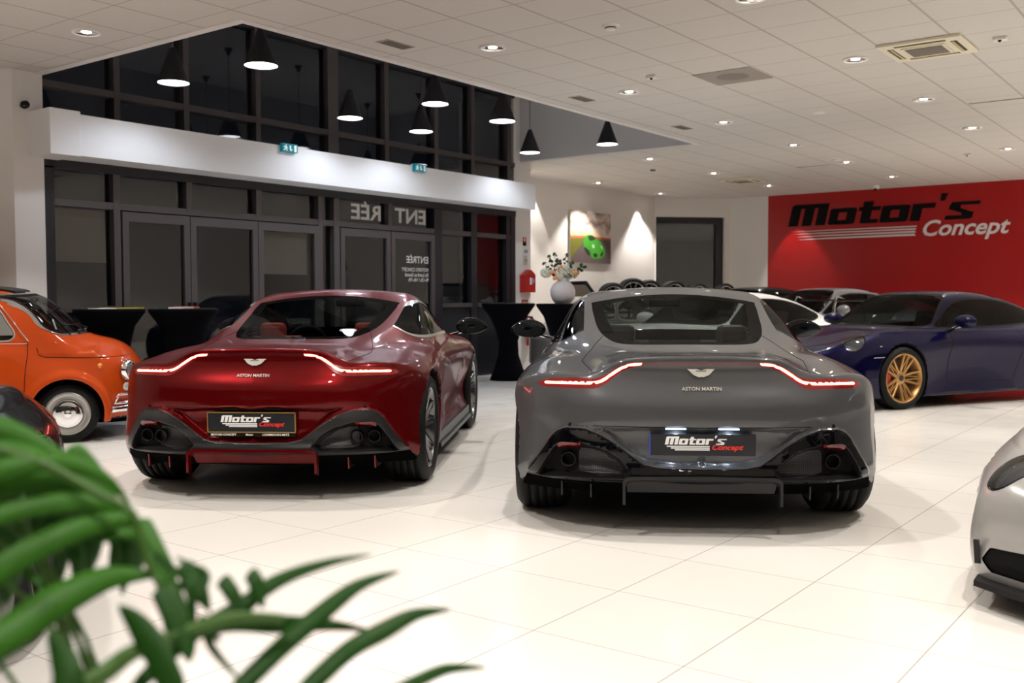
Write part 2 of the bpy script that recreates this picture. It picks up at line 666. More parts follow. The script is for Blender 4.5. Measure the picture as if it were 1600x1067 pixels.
def tyre_mb(r, wd, rr):
    h = wd/2; t = MB()
    pr = [(rr-.012, -h*.80), (rr+.004, -h*.86), (rr+.2*(r-rr), -h*.96), (rr+.55*(r-rr), -h), (r-.028, -h*.93), (r-.008, -h*.82), (r, -h*.7)]
    for g in (-.45, -.15, .15, .45):
        pr += [(r, h*(g)-.006), (r-.007, h*g-.004), (r-.007, h*g+.004), (r, h*(g)+.006)]
    pr += [(r, h*.7), (r-.008, h*.82), (r-.028, h*.93), (rr+.55*(r-rr), h), (rr+.2*(r-rr), h*.96), (rr+.004, h*.86), (rr-.012, h*.80)]
    t.lathe(pr, axis='x', n=64)
    return t


def wheel(parent, loc, side, r, wd, rr, style, rimmat, steer=0.0, cal=None, brake=True):
    """style: 'split5', 'y7', 'cap', 'multi'"""
    h = wd/2
    tw = tyre_mb(r, wd, rr).build('wheel', RUBBER, parent)
    tw.location = (loc[0], loc[1], r if loc[2] is None else loc[2])
    tw.rotation_euler = (0, 0, (math.pi if side < 0 else 0)+steer)
    m = MB()
    m.lathe([(rr-.03, -h*.8), (rr-.002, -h*.84), (rr+.003, -h*.8)], axis='x', n=64)
    m.lathe([(rr+.005, h*.86), (rr+.004, h*.90), (rr-.008, h*.91), (rr-.014, h*.84), (rr-.026, h*.6), (rr-.05, 0), (rr-.03, -h*.8)], axis='x', n=64)
    if style == 'split5':
        for k in range(5):
            a = math.pi/2+k*2*math.pi/5
            for s_ in (-1, 1):
                spoke(m, a+s_*.10, a+s_*.30, .05, rr-.012, .05, .026, h*.62, h*.86, .045)
                spoke(m, a+s_*.22, a+s_*.16, .07, rr-.012, .03, .02, h*.55, h*.82, .03)
        m.lathe([(.0, h*.66), (.035, h*.66), (.045, h*.6), (.085, h*.58), (.09, h*.2)], axis='x', n=40)
    elif style == 'y7':
        for k in range(5):
            a = math.pi/2+.3+k*2*math.pi/5
            for s_ in (-1, 1):
                spoke(m, a+s_*.14, a+s_*.34, .05, rr-.012, .030, .020, h*.50, h*.84, .035)
                spoke(m, a+s_*.26, a+s_*.60, .06, rr-.012, .014, .012, h*.45, h*.80, .02)
        m.lathe([(.0, h*.62), (.030, h*.62), (.034, h*.56)], axis='x', n=32, mi=1)
        m.lathe([(.034, h*.56), (.06, h*.54), (.075, h*.45), (.08, h*.1)], axis='x', n=40)
    elif style == 'multi':
        for k in range(10):
            a = k*2*math.pi/10
            spoke(m, a, a+.05, .04, rr-.012, .035, .022, h*.6, h*.84, .03)
        m.lathe([(.0, h*.66), (.04, h*.66), (.055, h*.6), (.07, h*.3)], axis='x', n=32)
    rimo = None
    if style != 'cap':
        rimo = m.build('rim', rimmat, tw, mats=[rimmat, DARKMET])
    else:
        m = MB()
        m.lathe([(rr+.006, h*.80), (rr+.004, h*.98), (rr-.012, h*1.0), (rr-.026, h*.88), (rr-.036, h*.80), (rr-.044, h*.92), (rr-.05, h*.80), (rr-.06, h*.7), (rr-.07, h*.1)], axis='x', n=56)
        rimo = m.build('rim', pm('steel_rim_cream', (.38, .37, .35), .3, .55, .3), tw)
        c = MB()
        c.lathe([(rr-.058, h*.7), (rr-.056, h*.92), (rr-.064, h*1.0), (rr-.075, h*.95), (rr-.085, h*1.02), (.045, h*1.12), (.03, h*1.10), (.022, h*1.12), (.018, h*1.24), (.0, h*1.26)], axis='x', n=48)
        c.build('hubcap', CHROME, rimo)
    if brake and style != 'cap':
        b = MB(); b.lathe([(.05, h*.1), (.07, h*.12), (rr-.055, h*.12), (rr-.052, h*.05), (rr-.055, -h*.05)], axis='x', n=40)
        b.build('brake_disc', BRAKE, tw)
        if cal:
            c = MB()
            for k in range(6):
                pass
            n = 8; V = []; F = []
            for k in range(n+1):
                a = math.radians(-38+76*k/n)
                for rad, x in ((rr-.12, h*.16), (rr-.12, h*.42), (rr-.045, h*.42), (rr-.045, h*.16)):
                    V.append((x, -math.cos(a)*rad, math.sin(a)*rad))
            for k in range(n):
                for q in range(4):
                    F.append((k*4+q, k*4+(q+1) % 4, (k+1)*4+(q+1) % 4, (k+1)*4+q))
            F += [(3, 2, 1, 0), tuple(n*4+q for q in range(4))]
            c.add(V, F)
            c.build('brake_caliper', cal, tw)
    else:
        b = MB(); b.disc(rr-.03, (-h*.3, 0, 0), 'x'); b.build('drum', MATTE, tw)
    return tw


def seam(sk, parent, pts, d, mode, r=.0022, mat=None, name='panel_gap', lift=0.0):
    """thin line lying on the surface; mode 'y': pts (x,y) dropped down, 's': pts (y,z) shot in from side d, 'r': pts (x,z) shot from the rear, 'f': from the front"""
    P = []
    for i in range(len(pts)-1):
        a, b = np.array(pts[i], float), np.array(pts[i+1], float)
        n = max(2, int(np.linalg.norm(b-a)/.03))
        for k in range(n):
            P.append(a+(b-a)*k/n)
    P.append(np.array(pts[-1], float))
    P = np.array(P); z0 = np.zeros(len(P))
    if mode == 'y': H = sk.hits(np.stack([P[:, 0], P[:, 1], z0+1.6], 1), (0, 0, -1), 1.6)
    elif mode == 's': H = sk.hits(np.stack([z0+d*1.25, P[:, 0], P[:, 1]], 1), (-d, 0, 0), 1.25)
    elif mode == 'r': H = sk.hits(np.stack([P[:, 0], z0-.3, P[:, 1]], 1), (0, 1, 0), 2.5)
    else: H = sk.hits(np.stack([P[:, 0], z0+5.2, P[:, 1]], 1), (0, -1, 0), 3.5)
    out = [h for h in H if h is not None]
    if len(out) < 2: return None
    if lift:
        A = np.array(out); out = list(A+sk.normals(A)*lift)
    m = MB(); m.tube(out, r, 6)
    return m.build(name, mat or MATTE, parent)


# ------------------------------------------------------------------ writing
def LET(ch):
    """heavy slanted block letters as boxes (x0,y0,x1,y1); returns (shapes, advance)"""
    if ch == 'M':
        return [[(0,0),(.36,0),(.36,1),(.08,1),(0,.9)], [(.36,.80),(1.36,.80),(1.36,1),(.36,1)], [(.50,0),(.86,0),(.86,.80),(.50,.80)], [(1.0,0),(1.36,0),(1.36,.80),(1.0,.80)]], 1.46
    if ch == 'o':
        return [[(0,.06),(.06,0),(.32,0),(.32,.74),(.06,.74),(0,.68)], [(.32,0),(.62,0),(.62,.2),(.32,.2)], [(.32,.54),(.62,.54),(.62,.74),(.32,.74)], [(.62,0),(.88,0),(.94,.06),(.94,.68),(.88,.74),(.62,.74)]], 1.02
    if ch == 't':
        return [[(.12,.06),(.18,0),(.46,0),(.46,.98),(.12,.98)], [(.46,0),(.74,0),(.74,.18),(.46,.18)], [(0,.56),(.12,.56),(.12,.74),(0,.74)], [(.46,.56),(.74,.56),(.74,.74),(.46,.74)]], .80
    if ch == 'r':
        return [[(0,0),(.33,0),(.33,.74),(0,.74)], [(.33,.54),(.74,.54),(.74,.74),(.33,.74)]], .80
    if ch == "'":
        return [[(.06,.82),(.2,.82),(.26,1.14),(.04,1.14)]], .34
    if ch == 's':
        return [[(.06,.58),(.12,.74),(1.0,.74),(1.0,.60),(.42,.60),(.40,.44),(.06,.44)], [(.06,.44),(.36,.50),(.86,.26),(.5,.26)], [(.5,.30),(.86,.30),(.86,.06),(.8,0),(0,0),(0,.16),(.5,.16)]], 1.0
    return [], .4


def motors(o, u, v, w, h, width, th, mat, parent, name='lettering'):
    """the word "Motor's" starting at o, along u, up v"""
    tot = sum(LET(c)[1] for c in "Motor's")
    m = MB(); x = 0
    sc = width/(tot+.18)
    U, V = Vector(u), Vector(v)
    for c in "Motor's":
        sh, adv = LET(c)
        for p in sh:
            q = [((x+a)*sc+b*h*.22, b*h) for a, b in p]
            m.prism(q, o, u, v, w, th)
        x += adv
    return m.build(name, mat, parent)


def text(s, size, mat, name, parent=None, shear=0.0, extrude=.001, align='LEFT', bold=0.0, mirror=False):
    """letters as a mesh in its own xz plane, reading along +x, facing -y"""
    cu = bpy.data.curves.new(name, 'FONT')
    cu.body = s; cu.size = size; cu.shear = shear; cu.extrude = extrude; cu.align_x = align; cu.offset = bold
    cu.resolution_u = 3
    tmp = bpy.data.objects.new(name, cu)
    COL.objects.link(tmp)
    dg = bpy.context.evaluated_depsgraph_get()
    me = bpy.data.meshes.new_from_object(tmp.evaluated_get(dg))
    bpy.data.objects.remove(tmp)
    sx = -1 if mirror else 1
    for v in me.vertices:
        v.co = Vector((sx*v.co.x, -v.co.z, v.co.y))
    if mirror:
        me.flip_normals()
    me.materials.clear(); me.materials.append(mat)
    me.name = name
    return link(bpy.data.objects.new(name, me), parent)


# ------------------------------------------------------------------ grand tourer coupe (rear view cars)
V_TRIM = [(0,.349),(.216,.352),(.290,.367),(.352,.412),(.416,.461),(.502,.511),(.585,.541),(.68,.541),(.724,.522),(.757,.487),(.80,.418),(.868,.318),(.905,.235),(.945,.14),(.945,-.2),(0,-.2)]
V_POCK = [(.36,.345),(.40,.388),(.44,.415),(.484,.440),(.55,.458),(.60,.470),(.69,.462),(.735,.445),(.79,.365),(.845,.268),(.70,.280),(.50,.284),(.39,.286),(.352,.322)]
V_STRIP = [(0,.877),(.300,.876),(.355,.869),(.400,.854),(.432,.838),(.463,.816),(.490,.802),(.515,.794),(.545,.790),(.635,.792),(.75,.784),(.81,.768),(.845,.750),(.80,.738),(.63,.739),(.54,.738),(.515,.744),(.495,.754),(.470,.768),(.447,.786),(.415,.812),(.386,.831),(.35,.846),(.30,.856),(0,.859)]
V_LITC = [(.299,.8655),(.34,.861),(.375,.852),(.41,.835),(.447,.810),(.48,.787),(.51,.773),(.545,.767),(.60,.766),(.70,.764),(.785,.760)]
V_LITC = smooth_poly(V_LITC, 3, closed=False)
V_BASE = smooth_poly([(0,.553),(.39,.552),(.53,.553),(.46,.50),(.39,.44),(.30,.375),(.24,.362),(0,.356)], 3)

vT = Tab([-.2,.1,.3,.6,.8,1.1,1.5,2.2,2.9,3.3,3.7,4.1,4.35,4.6], [0,.3,.43,.5,.56,.65,.8,.95,1.1], [
    [.90,.895,.87,.83,.81,.80,.785,.70,.55],
    [.905,.900,.875,.835,.812,.805,.79,.71,.58],
    [.888,.885,.868,.845,.83,.82,.805,.735,.62],
    [.895,.893,.885,.868,.858,.85,.832,.765,.66],
    [.903,.902,.895,.885,.878,.87,.850,.775,.66],
    [.93,.93,.925,.915,.905,.89,.862,.785,.66],
    [.95,.95,.94,.93,.92,.905,.870,.785,.66],
    [.95,.95,.94,.93,.92,.91,.875,.78,.66],
    [.93,.93,.92,.91,.905,.90,.875,.79,.66],
    [.875,.87,.865,.86,.86,.868,.862,.79,.66],
    [.825,.82,.81,.805,.81,.83,.835,.765,.62],
    [.76,.755,.74,.73,.735,.75,.74,.64,.5],
    [.70,.69,.67,.65,.65,.65,.62,.50,.4],
    [.58,.57,.54,.52,.50,.48,.44,.38,.3]])
vW = Tab([-.2,.2,.5,.8,1.15,1.6,2.2,2.7,3.1,3.52,3.95,4.3,4.6], [.08,.2,.32,.45,.58,.70,.82,.95], [
    [.84,.87,.88,.88,.88,.86,.82,.74],
    [.89,.93,.93,.92,.92,.905,.88,.82],
    [.93,.955,.962,.965,.968,.958,.93,.86],
    [.95,.965,.975,.985,.992,.985,.955,.88],
    [.94,.955,.965,.972,.980,.972,.935,.86],
    [.93,.935,.915,.905,.925,.935,.905,.84],
    [.94,.935,.880,.860,.885,.915,.895,.83],
    [.95,.945,.885,.865,.895,.930,.905,.84],
    [.95,.945,.910,.905,.935,.955,.930,.86],
    [.93,.945,.955,.962,.970,.965,.935,.86],
    [.92,.93,.935,.935,.930,.91,.87,.80],
    [.88,.89,.885,.87,.85,.82,.78,.7],
    [.76,.78,.77,.75,.72,.68,.6,.5]])
vR = Tab([0,.3,.45,.55,.7,.8,.88,.95,1.02], [.08,.16,.22,.27,.305,.34,.42,.50,.56,.62,.69,.74,.79,.84,.88,.92], [
    [.30,.20,.12,.06,.025,.03,.035,.035,.022,.022,.038,.070,.098,.112,.108,.112],
    [.32,.22,.14,.07,.035,.045,.05,.05,.037,.037,.053,.082,.108,.122,.120,.124],
    [.34,.24,.16,.09,.055,.065,.07,.07,.057,.057,.072,.098,.122,.140,.145,.15],
    [.36,.26,.18,.11,.075,.085,.09,.09,.080,.080,.095,.118,.140,.165,.18,.19],
    [.42,.32,.24,.17,.145,.145,.15,.155,.155,.158,.170,.185,.205,.24,.27,.30],
    [.48,.38,.31,.24,.22,.215,.22,.23,.235,.238,.25,.265,.29,.33,.37,.40],
    [.54,.45,.38,.33,.31,.30,.31,.32,.33,.335,.35,.365,.39,.43,.48,.52],
    [.60,.52,.46,.43,.42,.42,.44,.46,.47,.475,.49,.51,.55,.60,.65,.7],
    [.70,.64,.60,.58,.58,.60,.64,.67,.69,.70,.72,.75,.8,.85,.9,.95]])
vRC = Cur([.3,.55,.75,.9,1.2,1.6,1.9,2.1,2.3,2.45,2.65,2.85,3.05,3.2,3.35], [.70,.80,.888,.928,.998,1.098,1.190,1.246,1.274,1.262,1.185,1.075,.955,.86,.76])
vWG = Tab([.5,.9,1.2,1.5,1.8,2.1,2.5,2.9,3.15], [.75,.85,.92,1.0,1.1,1.2,1.29], [
    [.54,.50,.46,.40,.34,.28,.22],
    [.66,.60,.55,.49,.42,.37,.33],
    [.76,.71,.66,.60,.53,.47,.43],
    [.82,.795,.76,.705,.64,.57,.51],
    [.83,.82,.80,.755,.69,.62,.56],
    [.83,.82,.80,.765,.71,.64,.57],
    [.83,.82,.79,.755,.70,.635,.56],
    [.81,.79,.765,.72,.66,.59,.52],
    [.78,.75,.71,.67,.60,.53,.46]])
VAX = (.80, 3.504)


def F_vant(X, Y, Z):
    A = np.abs(X)
    R = vR(A, Z)
    ly = psdf(V_BASE, A, Z)
    R = R+.030*sstep(-ly/.028)
    tr = psdf(V_TRIM, A, Z)
    R = R-.016*sstep((.008-tr)/.012)*sstep((Z-.275)/.02)
    pk = psdf(V_POCK, A, Z)
    R = R+.085*sstep(-pk/.03)
    rear = R-Y
    low = smax(Z-vT(Y, A), A-vW(Y, Z), .07)
    low = smax(low, Y-(4.47-.42*A*A-.35*np.abs(Z-.42)**2*1.4), .08)
    low = smax(low, rear, .018)
    gh = smax((Z-vRC(Y+.22*A*A*sstep((Y-2.2)/.6))+.12*A*A)*.92, A-vWG(Y, Z), .085)
    gh = smax(gh, .55-Y, .05)
    gh = smax(gh, Y-3.32, .05)
    b = smin(low, gh, .07)
    b = smax(b, .145+.05*sstep((1.0-Y)/.8)-Z, .02)
    for y0 in VAX:
        cy = np.sqrt((Y-y0)**2+(Z-.352)**2)-.382
        b = np.maximum(b, -np.maximum(cy, .60-A))
    # side air outlet behind the front wheel
    vent = np.sqrt(((Y-2.93)/.75)**2+((Z-.60)/1.3)**2+((A-.965)/.55)**2)-.075
    b = smax(b, -vent, .02)
    return b


def make_vantage(name, label, pos, az, body_mat, trim_mat, lining, seat_mat, frame_mat, diff_mat, pipes, plate, lit_plate, chrome_win, group=None):
    t = empty(name, (pos[0], pos[1], 0), 0, label, 'car', group)
    t.rotation_euler = (0, 0, math.radians(az)-math.pi/2)
    sk = VSKIN
    P = lambda lb, n, m, **k: sk.part(lb, n, m, t, **k)
    shell = P('body', 'body', body_mat)
    P('black', 'rear_diffuser_surround', trim_mat)
    P('pocket', 'exhaust_surround', MATTE); P('lower', 'lower_panel', SHADED_BLACK)
    P('grille', 'rear_grille', GRILLE)
    P('well', 'wheel_arch_liner', MATTE)
    P('under', 'underbody', MATTE)
    P('lamp', 'tail_light', TAILRED)
    P('lit', 'light_strip', TAILLIT, lift=.002)
    P('barc', 'spoiler_reflector', TAILDARK)
    P('refl', 'rear_reflector', REFLRED, lift=.012, skirt=.02)
    P('rglass', 'rear_window', GLASS_CAR)
    P('rfrit', 'rear_window_border', FRIT)
    P('sglass', 'side_window', GLASS_TINT)
    P('sframe', 'side_window_trim', chrome_win, lift=.002)
    P('wglass', 'windscreen', GLASS_CAR)
    # cabin
    m = MB(); m.box(-.66, .80, .20, .66, 3.1, .70, .05)
    m.build('cabin_floor', lining, t)
    m = MB(); m.box(-.62, .95, .66, .62, 1.55, .80, .04)
    m.box(-.58, 1.50, .55, .58, 1.62, .82, .03)
    m.build('luggage_shelf', lining, t)
    m = MB(); m.box(-.70, 2.75, .62, .70, 3.2, .86, .06); m.build('dashboard', MATTE, t)
    for sx in (-.36, .36):
        m = MB()
        m.box(sx-.25, 1.85, .32, sx+.25, 2.35, .48, .05)
        m.add(*slab([(sx-.24, 1.72, .45), (sx+.24, 1.72, .45), (sx+.19, 1.62, .90), (sx-.19, 1.62, .90)], (0, .12, .02)))
        m.box(sx-.10, 1.60, .88, sx+.10, 1.69, 1.02, .04)
        m.build('seat', seat_mat, t)
    m = MB(); m.lathe([(.165, -.012), (.182, -.012), (.188, 0), (.182, .012), (.165, .012), (.165, -.012)], (0, 0, 0), 'y', 32)
    m.box(-.16, -.01, -.012, .16, .01, .012)
    sw = m.build('steering_wheel', MATTE, t); sw.location = (-.36, 2.55, .80); sw.rotation_euler = (math.radians(-20), 0, 0)
    m = MB(); m.box(-.12, 2.62, 1.13, .12, 2.66, 1.19, .015); m.tube([(0, 2.66, 1.18), (0, 2.70, 1.21)], .01); m.build('interior_mirror', MATTE, t)
    # wheels
    for (x, y, sd) in ((.82, VAX[0], 1), (-.82, VAX[0], -1), (.82, VAX[1], 1), (-.82, VAX[1], -1)):
        wd = .30 if y < 1 else .265
        wheel(t, ((.965-wd/2)*sd, y, None), sd, .352, wd, .262, 'split5', WHL_VANT, cal=pm('grey_caliper', (.08, .08, .08), .4))
    # mirrors
    for sd in (-1, 1):
        bm = bmesh.new()
        bmesh.ops.create_icosphere(bm, subdivisions=4, radius=1)
        for v in bm.verts:
            c = v.co
            c.x *= .135; c.z *= .072*(1-.25*(c.x*sd > 0)*abs(c.x)/.135); c.y = c.y*.085 if c.y > 0 else c.y*.035
            c.z += .01*math.cos(c.x*8)
        m = MB(); m.bm(bm, True)
        o = m.build('door_mirror', BLACK, t); o.location = (sd*1.03, 2.68, .955); o.rotation_euler = (0, 0, sd*.08)
        m = MB(); m.disc(1, (0, 0, 0), 'y', 32, sx=.112, sy=.052)
        g = m.build('mirror_glass', MIRRD, o); g.location = (-.0, -.034, -.0); g.data.flip_normals()
        m = MB(); m.tube([(sd*.84, 2.72, .89), (sd*.90, 2.70, .905), (sd*.97, 2.68, .925)], .018, 8, rads=[.02, .016, .02], flat=.7)
        a = m.build('mirror_arm', BLACK, t)
    # diffuser, fins, lip
    m = MB()
    pr = [(-.392, .17), (-.392, .284), (-.386, .298), (-.370, .308), (-.345, .312), (.345, .312), (.370, .308), (.386, .298), (.392, .284), (.392, .17)]
    inn = [(x*.965, z-.016 if z > .2 else z) for x, z in pr]
    y0, y1 = .0, .055
    V = [(x, y0+.02*abs(x), z) for x, z in pr]+[(x, y1, z-.02) for x, z in pr]+[(x, y0+.02*abs(x), z) for x, z in inn]+[(x, y1, z-.02) for x, z in inn]
    n = len(pr); F = []
    for i in range(n-1):
        F += [(i, i+1, n+i+1, n+i), (i, 2*n+i, 2*n+i+1, i+1), (2*n+i, 3*n+i, 3*n+i+1, 2*n+i+1)]
    m.add(V, F)
    V = [(x, .075, z) for x, z in inn]; V = [(-.375, .038, .298), (.375, .038, .298), (.365, .108, .215), (-.365, .108, .215)]
    m.add(V, [(3, 2, 1, 0)])
    m.build('diffuser_box', diff_mat, t)
    for x, zt in ((-.70, .268), (-.55, .272), (.55, .272), (.70, .268)):
        yy = float(np.interp(abs(x), [.5, .7, .8], [.10, .17, .25]))
        m = MB(); m.prism([(yy+.024, zt), (yy+.034, .18), (yy+.20, .17), (yy+.20, zt)], (x-.003, 0, 0), (0, 1, 0), (0, 0, 1), (1, 0, 0), .006)
        f_ = m.build('diffuser_fin', SATIN, t)
        m = MB(); m.prism([(yy+.020, zt), (yy+.030, .178), (yy+.038, .178), (yy+.028, zt)], (x-.0035, 0, 0), (0, 1, 0), (0, 0, 1), (1, 0, 0), .007)
        m.build('fin_edge', frame_mat, f_)
    P('lipb', 'rear_splitter', trim_mat)
    # tail pipes
    for sd in (-1, 1):
        for px in pipes:
            yy = float(np.interp(px, [.5, .7, .8], [.115, .19, .26]))
            m = MB(); m.lathe([(.028, .12), (.032, .0), (.037, -.004), (.040, .004), (.040, .12)], (0, 0, 0), 'y', 28)
            o = m.build('tail_pipe', PIPEM, t); o.location = (sd*px, yy-.01, .372)
    # plate
    pl = MB(); pl.box(-.26, 0, -.055, .26, .012, .055, .004)
    po = pl.build('number_plate', pm('plate_black', (.008, .009, .014), .35), t)
    po.location = (0, .024, .470); po.rotation_euler = (math.radians(2), 0, 0)
    motors((-.185, -.0015, .002), (1, 0, 0), (0, 0, 1), (0, 1, 0), .040, .305, .002, PLATEWH, po, 'plate_lettering')
    m = MB()
    for k in range(3):
        m.box(-.175+.02*k, -.0012, -.010-.0085*k, .035, 0, -.0045-.0085*k)
    m.build('plate_stripes', PLATEWH, po)
    tx = text('Concept', .043, PLATERED, 'plate_lettering', po, .35, .0005, bold=.0012); tx.location = (.042, -.0018, -.022); tx.scale = (1.0, 1, .85)
    if plate == 'gold':
        m = MB()
        for b in ((-.266, .055, .266, .061), (-.266, -.061, .266, -.055), (-.266, -.061, -.260, .061), (.260, -.061, .266, .061)):
            m.box(b[0], -.003, b[1], b[2], .012, b[3])
        m.build('plate_frame', pm('gold_frame', (.55, .38, .12), .3, .9), po)
        for s_, x in (('MOTORS CONCEPT', -.245), ('Motor', -.035), ('LUXEMBOURG-METZ', .065)):
            tt = text(s_, .017, PLATEWH, 'dealer_lettering', po, 0, .0004, bold=.0004); tt.location = (x, -.002, -.078)
        m = MB(); m.box(-.262, .001, -.084, .262, .010, -.062); m.build('plate_holder', MATTE, po)
    else:
        m = MB(); m.box(-.2605, -.0006, -.055, -.2545, .001, .055); m.build('blue_band', pm('blue_band', (.02, .06, .5), .4), po)
    # plate lamps
    for sx in (-.13, .13):
        m = MB(); m.box(sx-.05, .030, .545, sx+.05, .06, .551)
        m.build('plate_lamp', LAMPBLUE if lit_plate else MATTE, t)
        if lit_plate:
            l = spot('plate_light', (0, 0, 0), (0, 0, -1), 1.3, 150, .8, (.75, .85, 1), .02)
            l.parent = t; l.location = (sx, .034, .543); l.rotation_euler = (math.radians(14), 0, 0)
    # winged badge and name lettering
    bd = [(0, -.026), (.012, -.028), (.022, -.0235), (.036, -.018), (.048, -.008), (.058, .005), (.068, .014), (.02, .014), (.008, .010), (0, .007)]
    bd = bd+[(-x, z) for x, z in bd[::-1] if x > 0]
    h = sk.hit((0, -.3, .828), (0, 1, 0), 1)
    m = MB(); m.prism(bd, (0, 0, 0), (1, 0, 0), (0, 0, 1), (0, 1, 0), .005)
    bo = m.build('winged_badge', BADGE, t); bo.location = (0, h[1]-.010, h[2]); bo.rotation_euler = (math.radians(-20), 0, 0)
    m = MB(); m.box(-.026, -.0012, .001, .026, 0, .0075); m.build('badge_band', pm('badge_grey', (.18, .18, .18), .5), bo)
    h = sk.hit((0, -.3, .745), (0, 1, 0), 1)
    tt = text('ASTON MARTIN', .027, BADGE, 'name_lettering', t, 0, .0012, 'CENTER', .0002); tt.location = (0, h[1]-.010, .737); tt.rotation_euler = (math.radians(-28), 0, 0); tt.scale = (1.0, 1, 1)
    for x in (-.655, .655):
        for _ in (0,):
            h = sk.hit((x, -.3, .556), (0, 1, 0), 1)
            m = MB(); m.disc(.010, (0, 0, 0), 'y', 16); m.build('parking_sensor', MATTE, t).location = (h[0], h[1]-.003, h[2])
    for sd in (-1, 1):
        m = MB(); m.add(*slab([(sd*.80, 1.22, .15), (sd*.965, 1.22, .15), (sd*.975, 3.10, .15), (sd*.80, 3.10, .15)], (0, 0, .03))); m.add(*slab([(sd*.86, 1.2, .18), (sd*.95, 1.2, .18), (sd*.955, 3.12, .18), (sd*.86, 3.12, .18)], (0, 0, .07)))
        m.build('side_sill', SATIN, t)
    # shut lines
    for sd in (-1, 1):
        seam(sk, t, [(sd*.545, .13), (sd*.548, .22), (sd*.575, .40), (sd*.60, .58), (sd*.58, .75), (sd*.52, 1.0), (sd*.47, 1.2)], 0, 'y')
        seam(sk, t, [(1.62, .885), (1.60, .70), (1.66, .45), (1.75, .30)], sd, 's')
        seam(sk, t, [(2.86, .90), (2.80, .70), (2.84, .45), (2.88, .30)], sd, 's')
        seam(sk, t, [(1.75, .30), (2.86, .29)], sd, 's')
    seam(sk, t, [(-.54, .556), (0, .554), (.54, .556)], 0, 'r', .0022)
    return t


def slab(quad, d):
    q = [Vector(p) for p in quad]; d = Vector(d)
    V = q+[p+d for p in q]
    return V, [(0, 1, 2, 3), (7, 6, 5, 4), (0, 4, 5, 1), (1, 5, 6, 2), (2, 6, 7, 3), (3, 7, 4, 0)]


TAILRED = pm('tail_red', (.10, .002, .004), .15, 0, 1, emit=(1, .02, .02), es=.10)
TAILDARK = pm('tail_dark_red', (.09, .004, .006), .15, 0, 1)
TAILLIT = pm('tail_lit', (.8, .05, .04), .3, emit=(1.0, .12, .08), es=11.0)
REFLRED = pm('reflector_red', (.13, .004, .006), .2, 0, .3)
PLATEWH = pm('plate_white', (.85, .85, .85), .4)
PLATERED = pm('plate_red', (.75, .03, .02), .4)
LAMPBLUE = pm('plate_lamp_lit', (.8, .85, 1), .4, emit=(.6, .75, 1), es=3.5)
SHADED_BLACK = pm('shaded_black', (.0015, .0015, .0015), .9, spec=.02)  # shade under the tail put into the colour, nearly no bounce
FRIT = lacquer('frit_black', (.004, .004, .004), .22, .02)
MIRRD = pm('mirror_glass_dark', (.12, .13, .14), .05, .9)
PIPEM = pm('tail_pipe_black', (.012, .012, .012), .3, .5)
BADGE = pm('badge', (.78, .77, .72), .25, .5)
WHL_VANT = pm('black_silver_wheel', (.16, .16, .165), .22, .9, .5)
GRILLE = pm('perforated_grille', (.03, .03, .03), .4)
def _gr():
    m = GRILLE; b = m.node_tree.nodes['Principled BSDF']
    co = N(m, 'ShaderNodeTexCoord'); mp = N(m, 'ShaderNodeMapping'); mp.inputs['Rotation'].default_value = (0, math.radians(0), 0); mp.inputs['Scale'].default_value = (1, 0, 1)
    vo = N(m, 'ShaderNodeTexVoronoi'); vo.inputs['Scale'].default_value = 95; vo.inputs['Randomness'].default_value = 0.0
    L(m, co.outputs['Object'], mp.inputs[0]); L(m, mp.outputs[0], vo.inputs['Vector'])
    lt = N(m, 'ShaderNodeMath', operation='LESS_THAN'); lt.inputs[1].default_value = .34
    L(m, vo.outputs['Distance'], lt.inputs[0])
    mx = N(m, 'ShaderNodeMix', data_type='RGBA'); mx.inputs[6].default_value = (.045, .045, .048, 1); mx.inputs[7].default_value = (.001, .001, .001, 1)
    L(m, lt.outputs[0], mx.inputs[0]); L(m, mx.outputs[2], b.inputs['Base Color'])
_gr()

ysp = np.concatenate([np.arange(-.08, .55, .0125), np.arange(.55, 1.1, .02), np.arange(1.1, 4.6, .03)])
VSKIN = Skin(F_vant, sym_axis(1.06, .0155), ysp, np.arange(.10, 1.33, .0145))
_rear = lambda C, Nn: (C[:, 1] < .85) & (Nn[:, 1] < -.12)
_pocketok = lambda C, Nn: (C[:, 1] < .75)
def _sdA(poly): return lambda P: psdf(poly, np.abs(P[:, 0]), P[:, 2])
VSKIN.relabel('well', lambda C, Nn: (np.minimum(np.hypot(C[:, 1]-VAX[0], C[:, 2]-.352), np.hypot(C[:, 1]-VAX[1], C[:, 2]-.352)) < .3835) & (np.abs(C[:, 0]) > .55) & (C[:, 2] < .76))
VSKIN.cut(_sdA([(a, z) for a, z in V_TRIM]), 'black', lambda C, Nn: (C[:, 1] < .75) & (C[:, 2] < .58) & (Nn[:, 1] < .3))
VSKIN.cut(lambda P: P[:, 2]-.268, 'lower', lambda C, Nn: (C[:, 1] < .8) & (C[:, 2] < .32), ('black',))  # inward-sloping band below the pockets, coloured as shaded
VSKIN.cut(lambda P: np.maximum(psdf(V_POCK, np.abs(P[:, 0]), P[:, 2])+.004, -1), 'pocket', lambda C, Nn: (C[:, 1] < .75) & (C[:, 2] < .5), ('black',))
VSKIN.cut(_sdA([(.365,.345),(.40,.375),(.44,.402),(.50,.425),(.60,.430),(.612,.41),(.612,.315),(.50,.300),(.40,.305)]), 'grille', lambda C, Nn: (C[:, 1] < .6) & (C[:, 2] < .46) & (C[:, 2] > .29), ('pocket',))
VSKIN.cut(_sdA([(.600,.468),(.70,.466),(.722,.452),(.712,.434),(.603,.438)]), 'refl', lambda C, Nn: (C[:, 1] < .6) & (Nn[:, 1] < -.2), ('black', 'pocket'))
VSKIN.cut(_sdA(V_STRIP), 'lamp', _rear)
